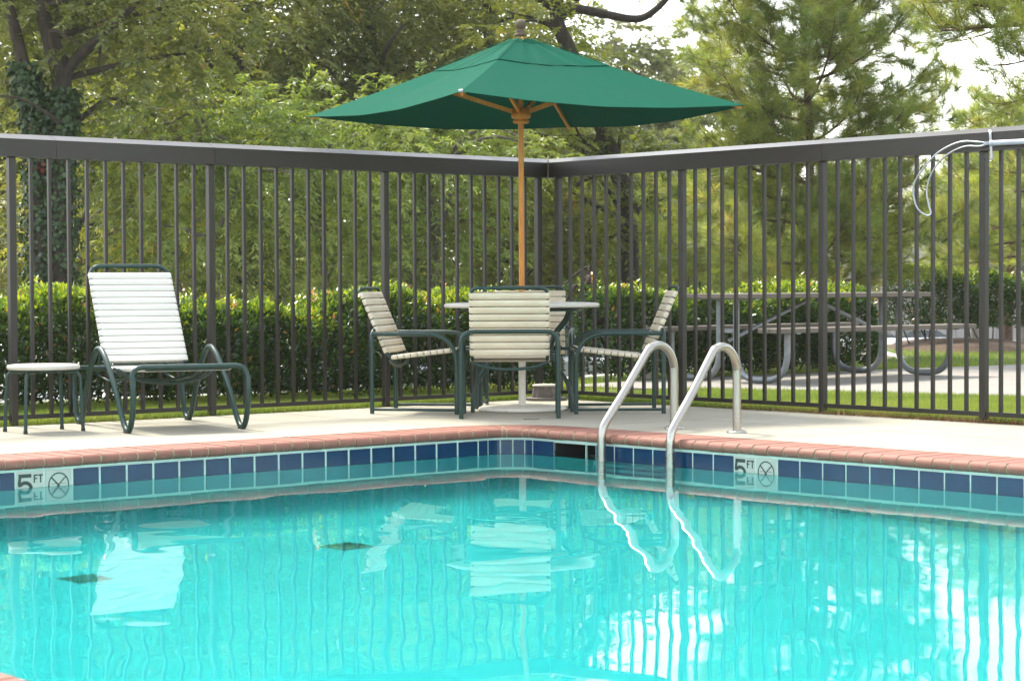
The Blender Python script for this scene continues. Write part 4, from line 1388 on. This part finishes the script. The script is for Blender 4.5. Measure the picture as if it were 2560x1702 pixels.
# tall olive trees behind
tall = [(600, 27.0, 600, 'tall olive-green tree with a straight dark trunk behind the feathery trees'), (900, 28.5, 930, 'tall grey-green tree filling the sky left of the umbrella'), (1240, 29.5, 1230, 'tall grey-green tree behind the umbrella top'), (240, 28.5, 215, 'tall dense tree behind the ivy oak')]
for i, (px, Yt, bx, lab) in enumerate(tall):
    b = tp(bx, 720, Yt)[:2] + (-.8,)
    trk = ([b, tp(bx, 500, Yt), tp(bx - 4, 240, Yt), tp(bx - 6, 60, Yt), tp(bx - 10, -200, Yt), tp(bx, -700, Yt)], .10 if i == 0 else .15, .05)
    ell = []
    for py in range(420, -700, -130):
        w_ = 1.0 if i != 2 else (1.0 if py > -60 else .75)
        ell.append(E(px + random.uniform(-90, 90), py, Yt + random.uniform(-.4, .6), 1.55 * w_, 1.1, .85, .9 if py > -60 else .28))
    lmx = []
    if i == 1: lmx = [([tp(920, 330, Yt - 1.3), tp(850, 200, Yt - 1.4), tp(790, 150, Yt - 1.5), tp(765, 110, Yt - 1.5), tp(800, 75, Yt - 1.5)], .03, .012), ([tp(930, 300, Yt), tp(960, 140, Yt - 1.2), tp(1010, 60, Yt - 1.3)], .04, .02)]
    broadleaf('tall_tree', lab, ell, M_OLIVE, M_BARK, trk, lmx, group='tall trees beyond the fence', per_m3=62, nleaf=26, twig=(.35, .65), droop=.5, ln=(.07, .12), wd=.27, seed=60 + i, hole=.05)

for i, (px, Yt, lab) in enumerate(((60, 33.5, 'broad tree deep behind the ivy oak'), (420, 34.5, 'broad tree deep behind the straight dark trunk'), (790, 33.5, 'broad tree deep behind the grey-green trees left of the umbrella'), (1180, 35, 'broad tree deep behind the umbrella'), (-130, 30, 'broad tree at the left edge beyond the ivy oak'))):
    b = tp(px, 720, Yt)[:2] + (-1.0,)
    ell = [E(px + random.uniform(-60, 60), py, Yt, 1.7, 1.2, .9, 1.0 if py > 0 else .5) for py in range(620, -300, -125)]
    broadleaf('broad_tree', lab, ell, M_YELLOW if i % 2 else M_OLIVE, M_BARK, ([b, tp(px, 500, Yt), tp(px - 20, 100, Yt), tp(px, -200, Yt)], .14, .05), group='trees deep in the wood', per_m3=20, nleaf=24, twig=(.4, .7), droop=.4, ln=(.11, .18), wd=.36, seed=200 + i)
# tree with the heavy level limb at top centre
Yt = 26.5
b = tp(1575, 720, Yt)[:2] + (-.8,)
trk = ([b, tp(1572, 560, Yt), tp(1540, 420, Yt), tp(1480, 250, Yt), tp(1420, 120, Yt), tp(1390, 30, Yt), tp(1380, -200, Yt)], .12, .08)
lmx = [([tp(1392, 45, Yt), tp(1440, 24, Yt - .2), tp(1510, 36, Yt - .3), tp(1592, 48, Yt - .3), tp(1640, 24, Yt - .3), tp(1690, -30, Yt - .3)], .065, .035),
       ([tp(1545, 430, Yt), tp(1480, 440, Yt - .3), tp(1430, 470, Yt - .4)], .045, .02)]
ell = [E(1330, 120, Yt - .2, .8, .7, .55, .8), E(1440, 200, Yt + .3, .7, .6, .45, .6), E(1360, 330, Yt - .2, .9, .7, .5, .9), E(1480, 350, Yt, .8, .6, .4, .8), E(1540, 470, Yt, .9, .6, .6, .7), E(1400, 560, Yt - .4, .9, .6, .7, .7), E(1540, -30, Yt, .7, .6, .25, .5), E(1330, 10, Yt, .6, .6, .4, .7), E(1250, -220, Yt, 1.0, .8, .8, .5), E(1640, 430, Yt + .5, .6, .6, .6, .6)]
broadleaf('oak_tree', 'oak with a heavy level limb above right of the umbrella', ell, M_YELLOW, M_BARK, trk, lmx, per_m3=70, nleaf=24, twig=(.25, .5), droop=.5, ln=(.065, .11), wd=.30, seed=80, tbase=.42)
# dense low understorey behind the hedges
for i, (px, Yt, w_, h_) in enumerate(((60, 25.5, 1.4, .9), (700, 25.8, 1.7, .8), (1180, 26.4, 1.6, .8), (1460, 27.5, 1.3, .7), (1720, 30, 1.8, .7))):
    b = tp(px, 700, Yt)[:2] + (-.6,)
    broadleaf('bush', ['loose dark bush behind the hedge at far left', 'loose green bush in the gap behind the hedge, left of the table', 'loose green bush behind the fence corner', 'loose yellowish bush right of the fence corner', 'loose green bush under the pine'][i],
              [E(px, 640, Yt, w_, .8, h_, 1), E(px + 120, 560, Yt + .4, w_ * .7, .7, h_, .8), E(px - 140, 600, Yt + .2, w_ * .7, .7, h_, .8)], (M_OLIVE, M_LIGHT, M_OLIVE, M_YELLOW, M_LIGHT)[i], M_BARK,
              ([b, tp(px, 640, Yt), tp(px + 20, 560, Yt)], .03, .012), group='bushes behind the hedge', per_m3=75, nleaf=22, twig=(.25, .5), droop=.4, ln=(.06, .11), wd=.34, seed=100 + i)

b = tp(1450, 900, 19.3)[:2] + (-.02,)
broadleaf('bush', 'small loose bush between the two hedges, behind the right chair', [E(1448, 800, 19.3, .26, .3, .30, 1.6), E(1425, 735, 19.4, .22, .25, .14, 1.4)], M_HEDGE, M_BARK, ([b, tp(1450, 830, 19.3), tp(1445, 760, 19.3)], .012, .006), group='bushes behind the hedge', per_m3=420, nleaf=18, twig=(.12, .25), droop=.2, ln=(.035, .06), wd=.46, seed=130)
# ---------------------------------------------------------------- pines
M_PINE = leaf_mat('pine_needle', [(0, (.085, .145, .040)), (.45, (.23, .30, .075)), (.8, (.40, .42, .11)), (1, (.42, .29, .09))], .42, .45, .58, (1.2, 1.15, .6))
def tufts(C, A_, m, ln, T0, wid=.0055):
    """m needles fanned round each tuft axis; thin three-cornered needles"""
    n = len(C)
    A3 = A_[:, None, :]
    rnd = unit(RNG.normal(size=(n, m, 3)))
    perp = unit(rnd - (rnd * A3).sum(-1, keepdims=True) * A3)
    th = RNG.uniform(.10, 1.0, (n, m, 1)) ** .7 * 1.45
    D = unit(A3 * np.cos(th) + perp * np.sin(th))
    base = C[:, None, :] + A3 * RNG.uniform(-.09, .03, (n, m, 1))
    L_ = RNG.uniform(.7, 1.1, (n, m, 1)) * ln
    S = unit(np.cross(D, rnd + 1e-3))
    tip = base + D * L_ - np.array([0, 0, .10]) * L_ * np.sin(th)
    co = np.empty((n, m, 3, 3), np.float32)
    co[:, :, 0] = base - S * wid / 2; co[:, :, 1] = base + S * wid / 2; co[:, :, 2] = tip
    t = np.clip(T0[:, None] + RNG.normal(0, .10, (n, m)), 0, .93)
    t = np.where((RNG.random((n, m)) < .03), 1.0, t)
    return co.reshape(-1, 3), t.ravel()
def pine(name, label, base, top, r0, branches, seed, m=46, ln=.17, tdens=11, sub=4.5, mt=M_PINE, wid=.0055, group='pine trees beyond the fence'):
    """branches: list of (height, azimuth, length, rise)"""
    rg = random.Random(seed)
    root = empty(name, tuple(base)); tag(root, label, 'tree', group)
    base = Vector(base); top = Vector(top)
    ax = top - base
    tb_ = MB()
    pts = [Vector((0, 0, 0))] + [ax * k + Vector((rg.uniform(-.05, .05), rg.uniform(-.05, .05), 0)) for k in (.2, .4, .6, .8)] + [ax]
    limb(tb_, pts, r0, r0 * .25, 10, 6)
    tb_.build('trunk', M_PBARK, root)
    sp = smooth_path(pts, 6)
    lb = MB()
    C, A_, T0 = [], [], []
    for h, az, L_, rise in branches:
        k = max(0, min(1, (h - base.z) / ax.z)) * (len(sp) - 1)
        o = sp[int(k)]
        dr = Vector((math.cos(az), math.sin(az), 0))
        p = [o, o + dr * L_ * .35 + Vector((0, 0, rise * L_ * .15)), o + dr * L_ * .7 + Vector((rg.uniform(-.06, .06), rg.uniform(-.06, .06), rise * L_ * .5)), o + dr * L_ + Vector((0, 0, rise * L_))]
        l1 = MB(); limb(l1, p, .010 + .008 * L_, .004, 6, 4); l1.build('branch', M_PBARK, root)
        q = smooth_path(p, 8)
        nsub = int(4 + L_ * sub)
        for i in range(nsub):
            f = .22 + .78 * (i + rg.random()) / nsub
            s = q[min(len(q) - 1, int(f * (len(q) - 1)))]
            sd_ = dr.cross(Vector((0, 0, 1))) * (1 if i % 2 else -1)
            sl = L_ * rg.uniform(.18, .42) * (1.15 - .6 * f) + .10
            dd = (dr * .6 + sd_ * rg.uniform(.2, 1.1) + Vector((0, 0, rg.uniform(-.35, 1.0)))).normalized()
            e = s + dd * sl
            mdp = (s + e) / 2 + Vector((0, 0, -.04 * sl))
            limb(lb, [s, mdp, e], .0045, .0022, 5, 3)
            nt = max(1, int(sl * tdens))
            tone = .45 + rg.gauss(0, .15)
            for j in range(nt + 1):
                g_ = 1.0 if j == nt else .35 + .55 * (j + rg.random()) / nt
                pp = s * (1 - g_) + e * g_ + Vector((rg.gauss(0, .03), rg.gauss(0, .03), rg.gauss(0, .03)))
                C.append(tuple(pp)); A_.append(tuple((dd * .8 + Vector((rg.gauss(0, .45), rg.gauss(0, .45), .45 + rg.gauss(0, .35)))).normalized()))
                T0.append(tone + (.10 if j < nt else -.04))
    lb.build('twigs', M_PBARK, root)['kind'] = 'stuff'
    co, t = tufts(np.array(C), np.array(A_), m, ln, np.array(T0), wid)
    me = np_mesh('needles', co, np.arange(len(co)).reshape(-1, 3), 3, False, t)
    link('needles', me, mt, root)
    return len(C)
rg = random.Random(5)
def whorls(z0, z1, nz, per, prof, rise):
    out = []
    for i in range(nz):
        z = z0 + (z1 - z0) * i / (nz - 1)
        a0 = rg.uniform(0, 6.28)
        for k in range(per):
            out.append((z + rg.uniform(-.12, .12), a0 + k * 2 * PI / per + rg.uniform(-.35, .35), prof(i / (nz - 1)) * rg.uniform(.72, 1.1), rise(i / (nz - 1)) + rg.uniform(-.1, .15)))
    return out
Yp = 24.0
pb = at(2040, 800, Yp); pb = Vector((pb.x, pb.y, -.3))
ptop = at(1985, -560, Yp)
n1 = pine('pine_tree', 'bushy yellow-green pine rising behind the picnic table', pb, ptop, .066, whorls(1.0, 6.3, 18, 5, lambda t: 1.75 - .95 * t, lambda t: .18 + .75 * t), 1, m=62, ln=.195, tdens=4.5, sub=15, wid=.0068)
# pine whose boughs hang in at the top right
Yq = 17.0
qb = at(2900, 800, Yq); qb = Vector((qb.x, qb.y, -.1))
br = []
for z, az, L_, rs in ((2.95, 3.20, 1.75, -.05), (3.12, 3.42, 1.8, .06), (3.0, 2.9, 1.7, .0), (3.3, 3.1, 1.95, .08), (2.72, 3.5, 1.35, -.12), (3.45, 3.45, 1.9, .12), (2.62, 3.0, 1.2, -.16), (3.7, 3.2, 2.1, .15), (4.2, 2.9, 2.0, .1), (4.5, 3.5, 1.8, .15), (3.2, 2.75, 1.8, .1)):
    br.append((z, az, L_, rs))
pine('pine_tree', 'pine with dark boughs hanging into the white sky at top right', qb, qb + Vector((-.1, .1, 7)), .13, br, 2, m=60, ln=.145, tdens=6, sub=10, wid=.0050)
# hazier pines further off at the right
Yr = 33.0
rb_ = at(2521, 800, Yr); rb_ = Vector((rb_.x, rb_.y, -1.0))
pine('pine_tree', 'slender grey-trunked pine behind the shrub at far right', rb_, at(2532, 262, Yr), .10, whorls(1.7, 3.5, 8, 6, lambda t: 1.7 - 1.0 * t, lambda t: -.05 + .4 * t), 3, m=56, ln=.21, tdens=5, sub=8, wid=.008)
Ys = 27.0
sb_ = at(2640, 800, Ys); sb_ = Vector((sb_.x, sb_.y, -.6))
pine('pine_tree', 'pine with long low boughs reaching in behind the skimmer hoop', sb_, at(2700, -200, Ys), .10, [(z, a, l, r_) for z, a, l, r_ in ((1.9, 3.2, 1.9, -.08), (1.6, 3.4, 1.7, -.15), (2.2, 3.0, 1.7, .0), (1.4, 2.9, 1.5, -.1), (2.4, 3.4, 1.4, .05), (1.75, 3.7, 1.6, -.1))], 4, m=58, ln=.18, tdens=5, sub=9)
# far hazy trees
farl = [(1480, 46, 2.0, 330, 'hazy far tree right behind the fence corner'), (1660, 44, 1.8, 400, 'hazy far tree low between the fence corner and the pine'), (1830, 48, 1.9, 420, 'hazy far tree low left of the pine trunk'), (2020, 50, 1.9, 480, 'hazy far tree low right behind the pine trunk'), (1560, 52, 2.5, 95, 'hazy far tree between the umbrella and the pine'), (1700, 60, 2.2, 120, 'hazy far tree behind the left side of the pine'), (2190, 62, 1.7, 440, 'hazy far tree low behind the pine trunk'), (2440, 58, 1.5, 420, 'hazy far tree with pale crown at far right'), (2560, 70, 2.6, 330, 'hazy far tree at the right edge beyond the pines')]
for i, (px, Yt, w_, ty, lab) in enumerate(farl):
    b = tp(px, 720, Yt)[:2] + (lot_z(Yt),)
    ell = []
    for py in range(ty, 640 if px < 2100 or px > 2500 else 590, 90):
        k = min(1, .45 + (py - ty) / 320)
        ell.append(E(px + random.uniform(-30, 30), py + 30, Yt + random.uniform(-.6, .6), w_ * k, w_ * .8 * k, .9, .9))
    broadleaf('far_tree', lab, ell, M_FAR, M_GBARK, ([b, tp(px, 600, Yt), tp(px, ty + 60, Yt)], .16, .05), group='hazy far trees', per_m3=20, nleaf=22, twig=(.4, .8), droop=.4, ln=(.14, .24), wd=.36, seed=140 + i, hole=.1)
# a far wood closing the view
WX = []
ell = []
for k in range(26):
    x = -60 + 130 * (k + random.random()) / 26
    ell.append(((x, 120 + random.uniform(-8, 8), 1.0 + random.uniform(-1, 1.5)), (4.2, 3, random.uniform(4, 6.0)), 1.0))
P, D, Nn, Ln, Wd, T = sprays(ell, per_m3=.55, nleaf=22, twig=(1.0, 2.0), droop=.4, ln=(.5, .8), wd=.5, seed=180)
wood = link('far_wood', leaves_mesh('far_wood', P, D, Nn, Ln, Wd, T), M_FAR)
tag(wood, 'far hazy wood closing the view beyond the parking lot', 'wood', kind='stuff')

# ================================================================ GRASS
M_GRASS = leaf_mat('grass_blade', [(0, (.10, .16, .025)), (.5, (.19, .27, .045)), (.9, (.30, .34, .08)), (1, (.36, .30, .13))], .5, .3, .4)
def blades(name, pts, n, h, label, tb=.5, flat=0.0):
    P = pts; n = len(P)
    a = RNG.uniform(0, 2 * PI, n)
    D = unit(np.stack([np.cos(a) * RNG.uniform(.1, .9, n), np.sin(a) * RNG.uniform(.1, .9, n), RNG.uniform(.6, 1, n) * (1 - flat) + .05], -1))
    S = np.stack([-np.sin(a), np.cos(a), 0 * a], -1)
    hh = RNG.uniform(.5, 1.1, n)[:, None] * h
    co = np.empty((n, 3, 3), np.float32)
    w_ = .0038
    co[:, 0] = P - S * w_; co[:, 1] = P + S * w_; co[:, 2] = P + D * hh
    o = link(name, np_mesh(name, co.reshape(-1, 3), np.arange(n * 3).reshape(n, 3), 3, False, np.clip(tb + .25 * noise3(P, 3, 3) + RNG.normal(0, .15, n), 0, 1)), M_GRASS)
    tag(o, label, 'grass', kind='stuff')
    return o
def band(p, d, nrm, L_, w0, w1, n):
    a, w_ = RNG.uniform(0, L_, n), RNG.uniform(w0, w1, n)
    q = np.array(p)[None, :] + np.array(d)[None, :] * a[:, None] + np.array(nrm)[None, :] * w_[:, None]
    q[:, 2] = -.012
    return q
NL, NR = -V_, -U_
gl = np.concatenate([band(FC, U_, NL, 6.0, -.02, 1.9, 95000), band(FC, U_, NL, 6.0, -.025, .10, 9000)])
blades('lawn_grass', gl, 0, .058, 'strip of bright lawn between the left fence and the hedge')
gr_pts = np.concatenate([band(FC, V_, NR, 4.6, -.02, 2.7, 170000), band(FC, V_, NR, 4.2, -.025, .10, 9000), band(FC - V_ * .8, -U_, V_, 7.5, -1.3, .2, 16000), np.array([[x, y, -.012] for x, y in zip(RNG.uniform(1.0, 7.0, 30000), RNG.uniform(19.5, 27.0, 30000))])])
from mathutils.geometry import intersect_point_tri_2d
# drop blades that would stand on the pad
PX = np.array([(p.x, p.y) for p in pad])
def inside(Q, poly):
    c = np.zeros(len(Q), bool); n = len(poly); j_ = n - 1
    for i in range(n):
        xi, yi = poly[i]; xj, yj = poly[j_]
        cond = ((yi > Q[:, 1]) != (yj > Q[:, 1])) & (Q[:, 0] < (xj - xi) * (Q[:, 1] - yi) / (yj - yi + 1e-12) + xi)
        c ^= cond; j_ = i
    return c
gr_pts = gr_pts[~inside(gr_pts[:, :2], PX)]
LW = np.array([(p.x, p.y) for p in top])if False else np.array([(p.x, p.y) for p in (fr + [Vector((40, 20, 0))] + bl[::-1])])
gr_pts = gr_pts[inside(gr_pts[:, :2], LW)]
blades('lawn_grass', gr_pts, 0, .062, 'lawn around the picnic pad beyond the right fence')
M_STRAW = leaf_mat('pine_straw', [(0, (.12, .06, .03)), (1, (.30, .17, .09))], .8, .2, .1)
sp_ = band(FC, V_, NR, 5.0, -.07, .05, 5200)
sp_ = sp_[RNG.random(len(sp_)) < np.clip((sp_[:, 0] - 1.2) / 1.6, 0, 1)]
so_ = blades('pine_straw', sp_ + np.array([0, 0, .014]), 0, .07, 'dry pine straw gathered along the foot of the right fence', .5, .85)
so_.data.materials[0] = M_STRAW

# ================================================================ CARS AND BUILDING
def make_car(name, label, loc, rz, col):
    root = empty(name, loc, rz); tag(root, label, 'car', 'parked cars')
    pm_ = mat('car_paint', col, .25, .02, 1, coat=.8)
    side = [(-2.15, .32), (-2.2, .62), (-2.1, .80), (-1.35, .92), (-.75, 1.0), (.95, 1.02), (1.75, .98), (2.12, .86), (2.18, .55), (2.12, .30)]
    mb = MB()
    n = len(side)
    vs = []
    for y, ins in ((-.86, .06), (-.80, .0), (.80, .0), (.86, .06)):
        cx_ = 0
        for x, z in side:
            vs.append((x * (1 - ins * .15), y, z if abs(y) < .83 else .32 + (z - .32) * .93))
    mb.add(vs, [(i * n + k, i * n + k + 1, (i + 1) * n + k + 1, (i + 1) * n + k) for i in range(3) for k in range(n - 1)], True)
    mb.add(vs, [tuple(range(n)), tuple(range(4 * n - 1, 3 * n - 1, -1))])
    mb.add(vs, [(i * n, (i + 1) * n, (i + 1) * n + n - 1, i * n + n - 1) for i in range(3)])
    mb.build('body', pm_, root)
    gh = [(-1.05, .94), (-.35, 1.36), (.75, 1.40), (1.5, .98)]
    g2 = MB()
    vs = [(x, y * (.78 if z < 1.1 else .62), z) for y in (-1, 1) for x, z in gh]
    g2.add(vs, [(0, 1, 2, 3), (7, 6, 5, 4), (0, 4, 5, 1), (2, 6, 7, 3)])
    g2.build('windows', M_GLASS, root)
    rf = MB().bbox((.2, 0, 1.39), (1.16, 1.26, .05), .02); rf.build('roof', pm_, root)
    for x in (-1.35, 1.35):
        for s in (-1, 1):
            wq = empty('wheel', (x, s * .80, .31)); wq.parent = root
            T_ = MB().tube([(0, -.09, 0), (0, .09, 0)], .31, 20).build('tyre', M_RUBBER, wq)
            MB().tube([(0, -.098, 0), (0, .098, 0)], .19, 16).build('rim', M_ALU, wq)
    for s in (-1, 1):
        MB().bbox((-2.14, s * .62, .68), (.10, .30, .13), .02).build('headlight', M_WTILE, root)
        MB().bbox((2.12, s * .64, .76), (.10, .26, .16), .02).build('tail_light', M_RED, root)
    return root
p = at(640, 800, 18.6); make_car('parked_car', 'pale blue car glimpsed through the foot of the hedge right of the lounger', (p.x, p.y + .6, lot_z(p.y)), .55, (.10, .13, .16))
p = at(1080, 800, 20.0); make_car('parked_car', 'silver white car glimpsed through the hedge behind the left chair', (p.x, p.y + .8, lot_z(p.y)), .55, (.34, .37, .40))
p = at(1440, 800, 22.6); make_car('parked_car', 'silver car with red tail light in the gap right of the table', (p.x - .9, p.y + .6, lot_z(p.y)), .35, (.50, .52, .55))
p = at(2212, 800, 95); make_car('parked_car', 'small far white car left of the shrub', (p.x - 1, p.y, lot_z(95)), .1, (.78, .78, .76))
p = at(2560, 800, 78); make_car('parked_car', 'dark green car at the far right behind the trunk', (p.x + 1.2, p.y, lot_z(78)), .1, (.03, .10, .085))
p = at(2290, 800, 100); make_car('parked_car', 'small far white car directly behind the shrub', (p.x, p.y, lot_z(100)), .1, (.75, .76, .76))

bd_ = tag(empty('warehouse', (0, 108, 0)), 'long plain grey building far behind the shrub', 'building')
p0, p1 = at(2085, 700, 108), at(3000, 700, 108)
zb, zt = lot_z(108) - .2, at(2300, 560, 108).z
npan = 9
for k in range(npan):
    xa, xb = p0.x + (p1.x - p0.x) * k / npan, p0.x + (p1.x - p0.x) * (k + 1) / npan
    MB().box(((xa + xb) / 2, 6, (zb + zt) / 2), (xb - xa - .05, 12, zt - zb)).build('wall_panel', M_WALL, bd_)
MB().box(((p0.x + p1.x) / 2, 6, zt + .18), (p1.x - p0.x + .3, 12.3, .35)).build('roof_coping', M_TRIM, bd_)
MB().box(((p0.x + p1.x) / 2, 5.9, (zb + zt) / 2 - .1), (p1.x - p0.x - .2, 11.7, zt - zb - .3)).build('core', M_TRIM, bd_)
ub = gr(1613, 948)
ubx = tag(empty('utility_box', (ub.x, ub.y, 0)), 'small pale utility box by the hedge end right of the ladder rail', 'utility box')
MB().bbox((0, 0, .06), (.115, .10, .12), .006).build('housing', M_KERB, ubx)
MB().bbox((0, 0, .128), (.125, .11, .014), .004).build('lid', M_KERB, ubx)
# ================================================================ HAZE
hz = MB().box((0, 190, 24), (500, 420, 80))
MH = bpy.data.materials.new('haze')
MH.use_nodes = True
N, L = MH.node_tree.nodes, MH.node_tree.links
N.clear()
ho = N.new('ShaderNodeOutputMaterial')
pv = N.new('ShaderNodeVolumePrincipled')
pv.inputs['Color'].default_value = (.92, .93, .90, 1)
pv.inputs['Density'].default_value = 0.0005
pv.inputs['Anisotropy'].default_value = 0.2
L.new(pv.outputs[0], ho.inputs['Volume'])
tag(hz.build('haze', MH), 'thin pale morning haze over the whole place', 'haze', kind='stuff')
tri = sum(len(o.data.polygons) * (2 if len(o.data.polygons) and len(o.data.polygons[0].vertices) == 4 else 1) for o in bpy.data.objects if o.type == 'MESH')
print('TRIS about', tri)
